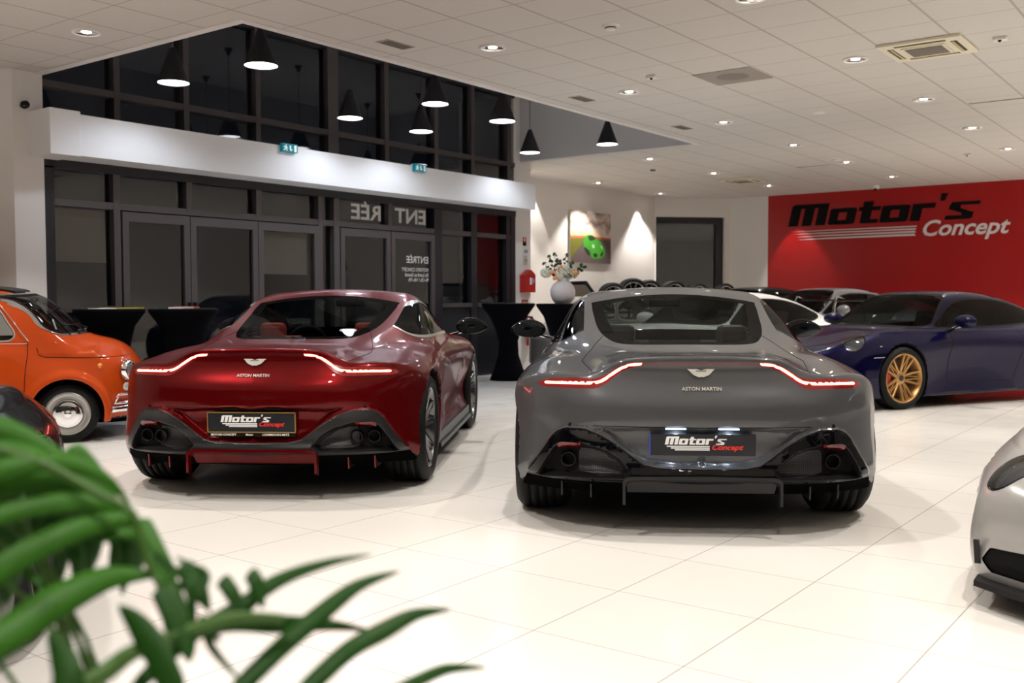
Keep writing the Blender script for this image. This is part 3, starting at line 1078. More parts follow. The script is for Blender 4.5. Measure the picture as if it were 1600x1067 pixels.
def _lit(P):
    A = np.abs(P[:, 0]); d = np.full(len(P), 9.)
    for i in range(len(V_LITC)-1):
        a, b = np.array(V_LITC[i]), np.array(V_LITC[i+1]); e = b-a
        wx, wz = A-a[0], P[:, 2]-a[1]; t = np.clip((wx*e[0]+wz*e[1])/(e@e), 0, 1)
        d = np.minimum(d, np.hypot(wx-t*e[0], wz-t*e[1]))
    return d-.0072
VSKIN.cut(_lit, 'lit', _rear, ('lamp',))
VSKIN.absorb('lit', 'lamp')
VSKIN.cut(lambda P: np.abs(P[:, 0])-.297, 'barc', _rear, ('lamp',))
VSKIN.relabel('under', lambda C, Nn: (C[:, 2] < .26) & (Nn[:, 2] < -.5))
V_RW = smooth_poly([(-.50, 1.95), (0, 2.01), (.50, 1.95), (.545, 1.89), (.53, 1.62), (.505, 1.35), (.455, 1.10), (.385, .93), (.25, .86), (0, .845), (-.25, .86), (-.385, .93), (-.455, 1.10), (-.505, 1.35), (-.53, 1.62), (-.545, 1.89)], 3)
V_RI = smooth_poly([(-.44, 1.88), (0, 1.92), (.44, 1.88), (.47, 1.80), (.43, 1.40), (.39, 1.12), (.32, .97), (.22, .925), (0, .915), (-.22, .925), (-.32, .97), (-.39, 1.12), (-.43, 1.40), (-.47, 1.80)], 3)
_top = lambda C, Nn: (Nn[:, 2] > .3) & (C[:, 2] > .88) & (C[:, 1] < 2.1)
VSKIN.cut(lambda P: psdf(V_RW, P[:, 0], P[:, 1]), 'rfrit', _top)
VSKIN.cut(lambda P: psdf(V_RI, P[:, 0], P[:, 1]), 'rglass', _top, ('rfrit',))
V_SW = smooth_poly([(1.40, .955), (1.40, 1.00), (1.52, 1.06), (1.74, 1.115), (1.97, 1.150), (2.2, 1.165), (2.42, 1.13), (2.65, 1.07), (2.86, .965), (2.90, .935), (2.6, .925), (2.0, .925), (1.55, .93)], 3)
def _off(poly, d): return lambda P: psdf(poly, P[:, 1], P[:, 2])-d
_side = lambda C, Nn: ((np.abs(Nn[:, 0]) > .45) | (np.abs(C[:, 0]) > .60)) & (C[:, 2] > .86) & (C[:, 1] > 1.2)
VSKIN.cut(_off(V_SW, .020), 'sframe', _side)
VSKIN.cut(_off(V_SW, .0), 'sglass', _side, ('sframe',))
V_WS = smooth_poly([(-.56, 1.225), (0, 1.238), (.56, 1.225), (.60, 1.19), (.70, 1.0), (.71, .94), (.45, .945), (0, .95), (-.45, .945), (-.71, .94), (-.70, 1.0), (-.60, 1.19)], 3)
VSKIN.cut(lambda P: psdf(V_WS, P[:, 0], P[:, 2]), 'wglass', lambda C, Nn: (Nn[:, 1] > .25) & (C[:, 1] > 2.3) & (C[:, 2] > .9))

RED_PAINT = paint('red_paint', (.12, .002, .003), .5, .3, .15, boost=.5)
GREY_PAINT = paint('grey_paint', (.092, .094, .101), .2, .3, boost=.95)
SKINRED = pm('red_leather', (.30, .03, .02), .55)
make_vantage('sports_coupe', 'dark red sports coupe seen from behind, with a gold-framed plate', (3.78, 4.739), 33.0, RED_PAINT, SATIN, SKINRED, SKINRED, pm('red_fin', (.25, .01, .01), .3), RED_PAINT, (.60, .70), 'gold', False, SILV)
make_vantage('sports_coupe', 'grey sports coupe seen from behind, with lit plate lamps', (4.494, 2.179), 32.14, GREY_PAINT, BLACK, MATTE, pm('dark_leather', (.02, .02, .02), .5), SATIN, SATIN, (.665,), 'eu', True, BLACK)
# ------------------------------------------------------------------ room materials
def grid_mask(m, x0, y0, s, wx, wy):
    """1 on grid lines of period s in object coordinates"""
    co = N(m, 'ShaderNodeTexCoord'); sp = N(m, 'ShaderNodeSeparateXYZ'); L(m, co.outputs['Object'], sp.inputs[0])
    outs = []
    for ax, o, w_ in ((0, x0, wx), (1, y0, wy)):
        a = N(m, 'ShaderNodeMath', operation='SUBTRACT'); L(m, sp.outputs[ax], a.inputs[0]); a.inputs[1].default_value = o
        b = N(m, 'ShaderNodeMath', operation='PINGPONG'); L(m, a.outputs[0], b.inputs[0]); b.inputs[1].default_value = s/2
        c = N(m, 'ShaderNodeMath', operation='LESS_THAN'); L(m, b.outputs[0], c.inputs[0]); c.inputs[1].default_value = w_/2
        outs.append(c)
    d = N(m, 'ShaderNodeMath', operation='MAXIMUM'); L(m, outs[0].outputs[0], d.inputs[0]); L(m, outs[1].outputs[0], d.inputs[1])
    return d, co


def mixcol(m, fac, c1, c2):
    mx = N(m, 'ShaderNodeMix', data_type='RGBA')
    mx.inputs[6].default_value = (*c1, 1); mx.inputs[7].default_value = (*c2, 1)
    L(m, fac, mx.inputs[0])
    return mx


CEILM = pm('ceiling_tiles', (.7, .66, .61), .9)
g, co = grid_mask(CEILM, .127, .338, .6, .012, .022)
mx = mixcol(CEILM, g.outputs[0], (.62, .585, .54), (.43, .395, .36))
no = N(CEILM, 'ShaderNodeTexNoise'); no.inputs['Scale'].default_value = 160; L(CEILM, co.outputs['Object'], no.inputs['Vector'])
mv = N(CEILM, 'ShaderNodeMix', data_type='RGBA', blend_type='MULTIPLY'); mv.inputs[0].default_value = .10
L(CEILM, mx.outputs[2], mv.inputs[6]); L(CEILM, no.outputs['Color'], mv.inputs[7])
L(CEILM, mv.outputs[2], CEILM.node_tree.nodes['Principled BSDF'].inputs['Base Color'])

FLOORM = pm('floor_tiles', (.82, .79, .74), .16, spec=.5)
g, co = grid_mask(FLOORM, 2.909, 1.475, .6, .0035, .0045)
mx = mixcol(FLOORM, g.outputs[0], (.80, .775, .735), (.36, .34, .32))
L(FLOORM, mx.outputs[2], FLOORM.node_tree.nodes['Principled BSDF'].inputs['Base Color'])
no = N(FLOORM, 'ShaderNodeTexNoise'); no.inputs['Scale'].default_value = 3.0; L(FLOORM, co.outputs['Object'], no.inputs['Vector'])
mr = N(FLOORM, 'ShaderNodeMapRange'); mr.inputs[3].default_value = .10; mr.inputs[4].default_value = .22
L(FLOORM, no.outputs[0], mr.inputs[0]); L(FLOORM, mr.outputs[0], FLOORM.node_tree.nodes['Principled BSDF'].inputs['Roughness'])


def plaster(name, col, rough=.85, bump=.15):
    m = pm(name, col, rough)
    co = N(m, 'ShaderNodeTexCoord'); no = N(m, 'ShaderNodeTexNoise'); no.inputs['Scale'].default_value = 60
    bu = N(m, 'ShaderNodeBump'); bu.inputs['Strength'].default_value = bump; bu.inputs['Distance'].default_value = .002
    L(m, co.outputs['Object'], no.inputs['Vector']); L(m, no.outputs[0], bu.inputs['Height']); L(m, bu.outputs[0], m.node_tree.nodes['Principled BSDF'].inputs['Normal'])
    return m


WALLM = plaster('wall_plaster', (.74, .71, .68), .85, 0)
GREYW = plaster('bulkhead_paint', (.62, .61, .62))
REDW = plaster('red_wall_paint', (.36, .002, .003), .33, .03)
BEAMM = plaster('beam_paint', (.78, .78, .79), .7, .08)
FRAMEM = pm('window_frame_metal', (.085, .075, .076), .42, .3)
FRAMED = pm('window_frame_dark', (.02, .019, .024), .4, .2)
PANE = pane_mat('window_pane', (.75, .78, .8), 1.5, 1.7)
PANELM = pm('dark_panel', (.012, .012, .016), .25)

# ------------------------------------------------------------------ shell
fl = MB(); fl.box(-4, -6, -.12, 21.2, 11.4, 0); struct(fl.build('floor', FLOORM))
c = MB()
c.box(-4, -6, CEIL, 21.2, OPEN[1], CEIL+.06)
c.box(-4, OPEN[1], CEIL, OPEN[0], 11.4, CEIL+.06)
c.box(OPEN[2]+.06, OPEN[1], CEIL, 21.2, 11.4, CEIL+.06)
struct(c.build('ceiling', CEILM))
# metal edge trim around the ceiling opening
c = MB()
x0, y0, x1, y1 = OPEN
c.box(x0-.08, y0-.08, CEIL-.012, x1+.02, y0, CEIL+.05)
c.box(x0-.08, y0, CEIL-.012, x0, y1, CEIL+.05)
struct(c.build('trim_1', pm('opening_trim', (.72, .69, .66), .6)))
# raised part of the ceiling over the entrance
c = MB()
c.box(x0-.1, y0-.1, REC_Z, x1+.1, y1+.1, REC_Z+.06)
struct(c.build('ceiling_raised', GREYW))
c = MB(); c.box(x0-.1, y0-.06, CEIL+.05, x1, y0, REC_Z); struct(c.build('wall_bulkhead_near', GREYW))
c = MB(); c.box(x0-.06, y0, CEIL+.05, x0, y1, REC_Z); struct(c.build('wall_bulkhead_left', GREYW))
c = MB(); c.box(x1, y0, CEIL+.001, x1+.06, y1, REC_Z); struct(c.build('wall_bulkhead_right', GREYW))


def wall(name, pts, z0, z1, mat, th=.1):
    m = MB()
    for (ax, ay), (bx, by) in zip(pts[:-1], pts[1:]):
        d = Vector((bx-ax, by-ay, 0)).normalized(); n = Vector((-d.y, d.x, 0))*th
        V = [(ax, ay, z0), (bx, by, z0), (bx+n.x, by+n.y, z0), (ax+n.x, ay+n.y, z0)]
        V += [(x, y, z1) for x, y, _ in V]
        m.add(V, [(0,3,2,1),(4,5,6,7),(0,1,5,4),(1,2,6,5),(2,3,7,6),(3,0,4,7)])
    return struct(m.build(name, mat))


wall('wall_left', [(-4, 11.0), (3.80, 11.0), (4.90, 9.60)], 0, CEIL, WALLM)
m = MB(); m.box(4.90, 9.60, 0, 5.20, 9.85, CEIL+1.05); struct(m.build('wall_left_pilaster', WALLM))
wall('wall_back', [(13.45, 10.7), (19.62, 10.7)], 0, CEIL, WALLM)
m = MB(); m.box(13.02, 9.66, 0, 13.48, 10.8, CEIL+1.05); struct(m.build('wall_pillar', WALLM))
m = MB(); m.box(13.06, 9.655, 0, 13.10, 9.66, 2.6)
# oblique wall with window
DA, DB = Vector((19.62, 10.7, 0)), Vector((20.93, 9.52, 0))
dd = (DB-DA).normalized(); dn = Vector((-dd.y, dd.x, 0)); DL_ = (DB-DA).length
def oq(t0, t1, z0, z1, d0, d1, mb, mi=0):
    V = []
    for z in (z0, z1):
        for t, d in ((t0, d0), (t1, d0), (t1, d1), (t0, d1)):
            p = DA+dd*t+dn*d; V.append((p.x, p.y, z))
    mb.add(V, [(0,3,2,1),(4,5,6,7),(0,1,5,4),(1,2,6,5),(2,3,7,6),(3,0,4,7)], mi=mi)
m = MB(); oq(0, .03, 0, CEIL, 0, .25, m); oq(1.64, DL_, 0, CEIL, 0, .25, m); oq(.03, 1.64, 2.98, CEIL, 0, .25, m); oq(.03, 1.64, 0, .25, 0, .25, m)
struct(m.build('wall_oblique', WALLM))
w3 = empty('window_3', (0, 0, 0)); struct(w3)
m = MB(); oq(.03, .07, .25, 2.98, .10, .2, m); oq(1.46, 1.64, .25, 2.98, .10, .2, m); oq(.03, 1.64, 2.84, 2.98, .10, .2, m); oq(.03, 1.64, .25, .35, .10, .2, m)
m.build('window_frame', FRAMED, w3)
m = MB(); oq(.07, 1.46, .35, 2.84, .15, .155, m); m.build('pane', PANE, w3)
wall('wall_right_return', [(20.93, 9.52), (20.93, 8.63)], 0, CEIL, WALLM)
wall('wall_right', [(20.93, 8.63), (20.93, 2.6)], 0, CEIL, REDW)
wall('wall_right_white', [(20.93, 2.6), (20.93, -6)], 0, CEIL, WALLM)
NIGHTG = pm('night_glazing', (.010, .010, .012), .08)
wall('wall_near', [(21, -6), (12.5, -6)], 0, CEIL, WALLM)
wall('wall_near_glazing', [(12.5, -6), (-4, -6)], 0, CEIL, NIGHTG)
wall('wall_behind', [(-4, -6), (-4, 11)], 0, CEIL, NIGHTG)

# beam above the entrance glazing
m = MB(); m.box(5.33, 9.22, 2.592, 13.0, 9.62, 2.99)
struct(m.build('trim_beam', BEAMM))
m = MB(); m.box(5.05, 9.20, 2.58, 5.36, 9.62, 3.015, .006)
struct(m.build('trim_beam_end', BEAMM))
m = MB(); m.box(5.2, 9.62, 2.50, 13.02, 9.70, 3.05); struct(m.build('trim_soffit', FRAMED))

# ------------------------------------------------------------------ glazing
GY = GLASS_Y
w1 = empty('window_1', (5.2, GY, 3.0)); struct(w1)          # upper band
w2 = empty('window_2', (5.2, GY, 0)); struct(w2)            # lower band
def local(mb, root, name, mat):
    o = mb.build(name, mat, root)
    o.location = -Vector(root.location)
    return o
for x, w_ in ((6.02, .07), (6.87, .07), (7.87, .07), (9.08, .18), (10.07, .08), (11.10, .08), (11.94, .08), (12.86, .10)):
    m = MB(); m.box(x-w_/2, GY-.02, 3.02, x+w_/2, GY+.16, REC_Z); local(m, w1, 'mullion', FRAMEM)
m = MB(); m.box(5.2, GY-.015, 3.295, 13.02, GY+.14, 3.365); local(m, w1, 'transom', FRAMEM)
m = MB(); m.box(5.2, GY-.015, REC_Z-.06, 13.02, GY+.14, REC_Z); local(m, w1, 'head_rail', FRAMED)
xs = [5.2, 6.02, 6.87, 7.87, 9.08, 10.07, 11.10, 11.94, 12.86]
for a, b in zip(xs[:-1], xs[1:]):
    for z0, z1 in ((3.02, 3.30), (3.36, REC_Z-.05)):
        m = MB(); m.add([(a+.03, GY+.06, z0), (b-.03, GY+.06, z0), (b-.03, GY+.06, z1), (a+.03, GY+.06, z1)], [(0, 1, 2, 3)])
        local(m, w1, 'pane', PANE)
m = MB(); m.box(5.20, GY-.03, 0, 5.31, GY+.16, 2.52); local(m, w2, 'jamb', FRAMED)
for x, w_, z0 in ((5.995, .075, 0), (6.885, .07, 2.17), (7.86, .08, 2.17), (8.84, .07, 0), (9.12, .10, 0), (10.125, .075, 2.17), (11.13, .17, 0), (11.96, .14, 0), (12.83, .10, 0), (12.96, .12, 0)):
    m = MB(); m.box(x-w_/2, GY-.02, z0, x+w_/2, GY+.16, 2.52); local(m, w2, 'mullion', FRAMEM if x < 11 else FRAMED)
m = MB(); m.box(5.3, GY-.015, 2.135, 13.0, GY+.14, 2.205); local(m, w2, 'transom', FRAMEM)
for a, b in ((5.31, 5.96), (11.21, 11.9), (12.03, 12.9)):
    m = MB(); m.box(a, GY-.03, 1.065, b, GY+.14, 1.125); local(m, w2, 'sill', FRAMEM)
    m = MB(); m.box(a, GY, 0, b, GY+.05, 1.07); local(m, w2, 'lower_panel', PANELM)
    m = MB(); m.add([(a, GY+.06, 1.12), (b, GY+.06, 1.12), (b, GY+.06, 2.15), (a, GY+.06, 2.15)], [(0, 1, 2, 3)]); local(m, w2, 'pane', PANE)
tb = [5.31, 5.995, 6.885, 7.86, 8.84, 9.12, 10.125, 11.13, 11.96, 12.83]
for a, b in zip(tb[:-1], tb[1:]):
    m = MB(); m.add([(a+.03, GY+.06, 2.2), (b-.03, GY+.06, 2.2), (b-.03, GY+.06, 2.51), (a+.03, GY+.06, 2.51)], [(0, 1, 2, 3)]); local(m, w2, 'pane', PANE)
m = MB(); m.add([(8.87, GY+.06, 0), (9.08, GY+.06, 0), (9.08, GY+.06, 2.15), (8.87, GY+.06, 2.15)], [(0, 1, 2, 3)]); local(m, w2, 'pane', PANE)
# door leaves
for k, (a, b, hx) in enumerate(((6.05, 6.88, 1), (6.89, 7.83, -1), (7.84, 8.80, 0), (9.18, 10.115, 1), (10.135, 11.04, -1))):
    d = empty('door_%d' % (k+1), (a, GY, 0)); struct(d)
    m = MB(); s_ = .075
    m.box(a, GY-.03, .01, a+s_, GY+.04, 2.12); m.box(b-s_, GY-.03, .01, b, GY+.04, 2.12)
    m.box(a+s_, GY-.03, 2.02, b-s_, GY+.04, 2.12); m.box(a+s_, GY-.03, .01, b-s_, GY+.04, .12)
    local(m, d, 'door_frame', FRAMEM)
    m = MB(); m.add([(a+s_, GY+.005, .12), (b-s_, GY+.005, .12), (b-s_, GY+.005, 2.02), (a+s_, GY+.005, 2.02)], [(0, 1, 2, 3)]); local(m, d, 'pane', PANE)
    if hx:
        hx_ = b-.03 if hx > 0 else a+.03
        m = MB(); m.box(hx_-.012, GY-.085, 1.02, hx_+.012, GY-.03, 1.16, .005); local(m, d, 'door_handle', FRAMED)
# beige panels added behind two panes, standing in for tan reflections
REFTAN = pm('reflection_tan', (.30, .25, .21), .9)
for a, b, z in ((5.33, 5.93, 1.60), (7.93, 8.71, 1.52)):
    m = MB(); m.box(a, GY+.10, z, b, GY+.105, 2.12); m.box(a, GY+.095, z-.02, b, GY+.11, z)
    tag(m.build('reflection_panel', REFTAN), 'beige panel behind the far left window pane, standing in for a reflection' if a < 6 else 'beige panel behind the third door from the left, standing in for a reflection', 'reflection panel', 'beige reflection panels behind the entrance glazing')

# window lettering, read from outside
STK = pm('window_sticker', (.62, .61, .58), .6)
def sticker(s, x_right, z, size, lab, bold=.004, sx=1.0):
    t = text(s, size, STK, 'window_lettering', None, 0, .0008, 'LEFT', bold, mirror=True)
    t.location = (x_right, GY-.0, z); t.scale = (sx, 1, 1)
    tag(t, lab, 'lettering')
    return t
sticker('ENT', 10.95, 2.262, .285, 'large pale letters ENT seen reversed on the pane over the right entrance door', .006, 1.22).location.y = GY+.055
sticker('RÉE', 10.03, 2.262, .285, 'large pale letters RÉE seen reversed on the pane over the left entrance door', .006, 1.28).location.y = GY+.055
t = sticker('ENTRÉE', 10.93, 1.70, .135, 'small reversed word ENTRÉE at the head of the right entrance door glass', .002, 1.0); t.location.y = GY-.001
t = sticker("MOTOR'S CONCEPT\nDu Lundi au Samedi\n9h-12h / 14h-19h", 10.93, 1.58, .072, 'small reversed opening hours text on the right entrance door glass', .001, .86); t.location.y = GY-.001

# ------------------------------------------------------------------ exterior ground, dark
m = MB(); m.box(-4, 11.6, -.2, 40, 40, -.05); struct(m.build('floor_outside', pm('asphalt', (.02, .02, .022), .8)))

# ------------------------------------------------------------------ red wall sign
SB = pm('sign_black', (.006, .005, .006), .6, spec=.1); SW = pm('sign_white', (.72, .66, .66), .5)
sg = empty('wall_sign', (20.925, 8.15, 2.35), 0, "black and white slanted wall lettering Motor's Concept on the red wall", 'sign')
# +u runs along -Y (to the right in view)
o = motors((0, 0, 0), (0, -1, 0), (0, 0, 1), (-1, 0, 0), .455, 3.86, .012, SB, sg, 'motors_lettering')
o.location = (0, .02, .36)
m = MB()
for k, (z, h_) in enumerate(((.245, .022), (.190, .028), (.132, .034), (.070, .042))):
    l0 = .05+.04*k
    P = [(l0, z), (2.62, z), (2.64-.02*k, z+h_), (l0+.6, z+h_*.6)]
    m.prism(P, (0, 0, 0), (0, -1, 0), (0, 0, 1), (-1, 0, 0), .010)
m.build('sign_stripe', SW, sg)
t = text('Concept', .50, SW, 'concept_lettering', sg, .30, .005, 'LEFT', .010)
t.rotation_euler = (0, 0, -math.pi/2); t.location = (-.01, -2.70, .06); t.scale = (.90, 1, .86)

# ------------------------------------------------------------------ picture on the wall
pc = empty('wall_picture', (16.925, 10.69, 2.39), 0, 'square canvas print of a bright green sports car under a sunset sky', 'picture')
CW, CH = .745, .50
m = MB(); m.box(-CW, -.04, -CH, CW, 0, CH); m.build('canvas', pm('canvas_edge', (.5, .45, .4), .8), pc)
SKYP = pm('printed_sky', (.6, .4, .3), .7)
co = N(SKYP, 'ShaderNodeTexCoord'); sp = N(SKYP, 'ShaderNodeSeparateXYZ'); L(SKYP, co.outputs['Object'], sp.inputs[0])
no = N(SKYP, 'ShaderNodeTexNoise'); no.inputs['Scale'].default_value = 2.6; no.inputs['Detail'].default_value = 5; L(SKYP, co.outputs['Object'], no.inputs['Vector'])
ad = N(SKYP, 'ShaderNodeMath', operation='MULTIPLY_ADD'); L(SKYP, no.outputs[0], ad.inputs[0]); ad.inputs[1].default_value = .55; L(SKYP, sp.outputs[2], ad.inputs[2])
cr = N(SKYP, 'ShaderNodeValToRGB'); L(SKYP, ad.outputs[0], cr.inputs[0])
e = cr.color_ramp.elements
e[0].position = .20; e[0].color = (.75, .30, .12, 1); e[1].position = .85; e[1].color = (.16, .11, .10, 1)
for p_, c_ in ((.32, (.80, .55, .35, 1)), (.45, (.72, .62, .55, 1)), (.56, (.30, .22, .19, 1)), (.66, (.62, .52, .46, 1))):
    q = e.new(p_); q.color = c_
L(SKYP, cr.outputs[0], SKYP.node_tree.nodes['Principled BSDF'].inputs['Base Color'])
def pic(poly, d, mat, name):
    m = MB(); m.prism([(x*CW, z*CH) for x, z in poly], (0, -.04-d, 0), (1, 0, 0), (0, 0, 1), (0, 1, 0), d+.0005)
    return m.build(name, mat, pc)
pic([(-1, -.05), (1, -.02), (1, 1), (-1, 1)], .0005, SKYP, 'printed_sky')
pic([(-1, -1), (1, -1), (1, -.02), (.2, .02), (-1, -.05)], .0008, pm('printed_road', (.13, .10, .095), .7), 'printed_road')
pic([(-1, -.88), (-.38, -.18), (-.1, .02), (-1, -.05)], .0012, pm('printed_field', (.16, .16, .02), .7), 'printed_field')
pic([(-1, -.10), (-.1, -.02), (1, -.06), (1, .03), (-.2, .05), (-1, .0)], .0014, pm('printed_horizon', (.45, .14, .06), .7), 'printed_horizon')
GR = pm('printed_green', (.06, .36, .03), .6); GRD = pm('printed_dark', (.02, .05, .02), .6)
pic(smooth_poly([(-.38, -.28), (-.36, -.08), (-.22, .08), (.05, .10), (.22, -.02), (.45, -.12), (.62, -.30), (.70, -.50), (.66, -.68), (.45, -.80), (.12, -.82), (.0, -.72), (-.08, -.50), (-.30, -.45)], 4), .0018, GR, 'printed_car')
pic(smooth_poly([(-.15, .05), (.08, .06), (.22, -.04), (.02, -.12), (-.10, -.10)], 3), .0022, GRD, 'printed_windscreen')
pic(smooth_poly([(.12, -.62), (.30, -.64), (.28, -.76), (.14, -.76)], 3), .0022, GRD, 'printed_grille')
pic(smooth_poly([(.46, -.62), (.60, -.52), (.60, -.66), (.48, -.74)], 3), .0022, GRD, 'printed_grille')
pic(smooth_poly([(-.34, -.40), (-.22, -.44), (-.06, -.62), (-.10, -.74), (-.22, -.66), (-.32, -.50)], 3), .0022, GRD, 'printed_tyre')
pic(smooth_poly([(.03, -.30), (.12, -.26), (.17, -.38), (.08, -.42)], 3), .0024, pm('printed_lamp', (.5, .65, .5), .5), 'printed_lamp')
pic(smooth_poly([(.46, -.28), (.53, -.30), (.56, -.42), (.50, -.40)], 3), .0024, pm('printed_lamp', (.5, .65, .5), .5), 'printed_lamp')
# ------------------------------------------------------------------ ceiling fixtures
REFL = pm('downlight_reflector', (.85, .83, .80), .14, 1)
BULB = pm('downlight_bulb', (1, 1, 1), .5, emit=(1, .90, .78), es=26)
RING = pm('downlight_ring', (.75, .72, .68), .4)
def make_dl():
    t = empty('downlight', (0, 0, CEIL))
    m = MB(); m.lathe([(.088, .0), (.112, -.001), (.116, -.006), (.094, -.012), (.088, -.004)], n=36); m.build('ring', RING, t)
    m = MB(); m.lathe([(.090, -.004), (.080, .03), (.062, .062), (.045, .075)], n=36); o = m.build('reflector', REFL, t); o.data.flip_normals()
    m = MB(); m.disc(.045, (0, 0, .074), flip=True); m.build('bulb', BULB, t)
    return t
# holes are not cut in the tiles: the reflector is shallow and sits in a shallow housing under them
def make_dl2():
    t = empty('downlight', (0, 0, CEIL))
    m = MB(); m.lathe([(.118, 0), (.118, -.010), (.112, -.016), (.096, -.016), (.092, -.010)], n=36); m.build('ring', RING, t)
    m = MB(); m.lathe([(.094, -.012), (.085, -.006), (.060, -.003), (.040, -.0025)], n=36); o = m.build('reflector', REFL, t)
    m = MB(); m.lathe([(.0, -.0085), (.02, -.008), (.036, -.006), (.042, -.002)], n=24); m.build('bulb', BULB, t)
    return t
ROWN = {10.2: 'nearest the back wall', 7.8: 'in the row past the ceiling opening', 5.45: 'in the row along the ceiling opening', 3.05: 'in the row through the air conditioner', .65: 'in the right-hand row', -1.75: 'near the right wall', -4.15: 'near the right wall'}
XN = {4.61: 'front left', 7.04: 'above the red coupe', 9.42: 'beyond the grey coupe', 11.77: 'mid ceiling', 14.13: 'far middle', 16.45: 'far back', 18.95: 'closest to the red wall'}
XNUM = {2.22: 'first', 4.61: 'second', 7.04: 'third', 9.42: 'fourth', 11.77: 'fifth', 14.13: 'sixth', 16.45: 'seventh', 18.95: 'last'}
dl0 = None
for x, y in DL:
    # only those the photograph can show
    d = Vector((x, y, CEIL-CAM_H)); dep = d.dot(Vector(cF))
    if dep < .5: continue
    u = 800+F_PX*d.dot(Vector(cR))/dep; v = 533.5-F_PX*d.dot(Vector(cU))/dep
    if not (-30 < u < 1630 and -20 < v): continue
    if dl0 is None: dl0 = make_dl2(); o = dl0
    else: o = copy_tree(dl0)
    o.location = (x, y, CEIL)
    tag(o, 'recessed downlight %s, %s of that row' % (ROWN[y], XNUM.get(x, 'first')), 'ceiling light', 'recessed downlights in the tiled ceiling')

SHADE = pm('pendant_shade', (.008, .008, .010), .55)
SHIN = pm('pendant_inside', (.9, .9, .95), .5)
PBULB = pm('pendant_glow', (1, 1, 1), .5, emit=(.93, .96, 1.0), es=9)
def make_pend():
    t = empty('pendant_lamp', (0, 0, 0))
    m = MB(); m.lathe([(.150, 0), (.151, .004), (.030, .325), (.028, .335), (.012, .34)], n=40); m.build('lamp_shade', SHADE, t)
    m = MB(); m.lathe([(.149, .001), (.142, .01), (.06, .22)], n=40); o = m.build('shade_lining', SHIN, t); o.data.flip_normals()
    m = MB(); m.disc(.143, (0, 0, .012), flip=True, n=40); m.build('diffuser', PBULB, t)
    m = MB(); m.tube([(0, 0, .33), (0, 0, 1.0)], .004, 6); m.build('cord', SHADE, t)
    m = MB(); m.lathe([(.0, -.09), (.012, -.09), (.055, 0), (.0, 0)], n=24); m.build('ceiling_rose', SHADE, t)
    return t
PL = ['leftmost black cone pendant, over the white beam', 'big black cone pendant at the near corner of the ceiling opening', 'black cone pendant on a visible cord left of the overlapping pair', 'upper black cone pendant of the overlapping pair mid opening',
      'lower black cone pendant of the overlapping pair mid opening', 'black cone pendant just right of the overlapping pair', 'small black cone pendant on a long visible cord by the grey bulkhead', 'rightmost black cone pendant in front of the grey bulkhead']
p0 = None
for (x, y, z, _), lb in zip(PEND, PL):
    z += .015
    if p0 is None: p0 = make_pend(); o = p0
    else: o = copy_tree(p0)
    o.location = (x, y, z)
    for ch in o.children:
        if ch.name.startswith('cord'): ch.scale = (1, 1, 1); L_ = REC_Z-z-.33; ch.scale.z = L_/.67; ch.location.z = .33-.33*L_/.67
        if ch.name.startswith('ceiling_rose'): ch.location.z = REC_Z-z-.001
    tag(o, lb, 'pendant lamp', 'black cone pendants over the entrance')

VENTM = pm('vent_beige', (.40, .36, .28), .7)
DARKV = pm('vent_dark', (.05, .045, .04), .7)
def vent(x, y, sx, sy, lab):
    t = empty('ceiling_vent', (x, y, CEIL), 0, lab, 'vent')
    m = MB(); m.box(-sx/2, -sy/2, -.006, sx/2, sy/2, 0); m.build('frame', VENTM, t)
    m = MB()
    for k in range(6): m.box(-sx/2+.02, -sy/2+.012+k*(sy-.024)/6, -.009, sx/2-.02, -sy/2+.018+k*(sy-.024)/6, -.005)
    m.build('slat', DARKV, t)
for (x, y), lb in zip(((6.45, 6.06), (9.44, 6.06), (11.81, 6.05)), ('small beige ceiling vent left of a round downlight by the opening edge', 'small beige ceiling vent above the right pendants', 'small beige ceiling vent near the tip of the ceiling opening')):
    vent(x, y, .34, .15, lb)
t = empty('ceiling_speaker', (9.403, 4.258, CEIL), 0, 'square beige perforated panel in the tiled ceiling', 'speaker grille')
PERF = pm('perforated_beige', (.30, .27, .23), .7)
m = MB(); m.box(-.3, -.3, -.006, .3, .3, 0, .002); m.build('panel', PERF, t)
m = MB(); m.lathe([(.0, -.009), (.15, -.009), (.16, -.006)], n=40); m.build('speaker_cone', pm('cone_dark', (.22, .195, .17), .8), t)  # darker beige disc in the middle of the panel
ACM = pm('ac_cream', (.72, .66, .52), .5); ACY = pm('ac_flap', (.50, .43, .20), .5)
def ac(x, y, lab, full=True):
    t = empty('air_conditioner', (x, y, CEIL), 0, lab, 'air conditioner', 'ceiling air conditioners', (.73, .73, 1))
    h = .475
    m = MB(); m.box(-h, -h, -.028, h, h, -.001, .008); m.build('cover', ACM, t)
    m = MB(); m.box(-.25, -.25, -.036, .25, .25, -.028, .004); m.build('grille_frame', ACM, t)
    m = MB(); m.box(-.21, -.21, -.040, .21, .21, -.034)
    m.build('intake_grille', pm('intake', (.16, .14, .11), .6), t)
    for k in range(4):
        a = k*math.pi/2; c_, s_ = math.cos(a), math.sin(a)
        m = MB(); m.box(-.29, .325, -.0295, .29, .395, -.027); m.box(-.28, .335, -.034, .28, .362, -.029, mi=1)
        f = m.build('air_flap', DARKV, t, mats=[DARKV, ACY]); f.rotation_euler = (0, 0, a)
ac(9.36, 2.40, 'cream four-way ceiling air conditioner, the large near one', True)
ac(17.75, 7.83, 'cream four-way ceiling air conditioner far off near the oblique window', True)
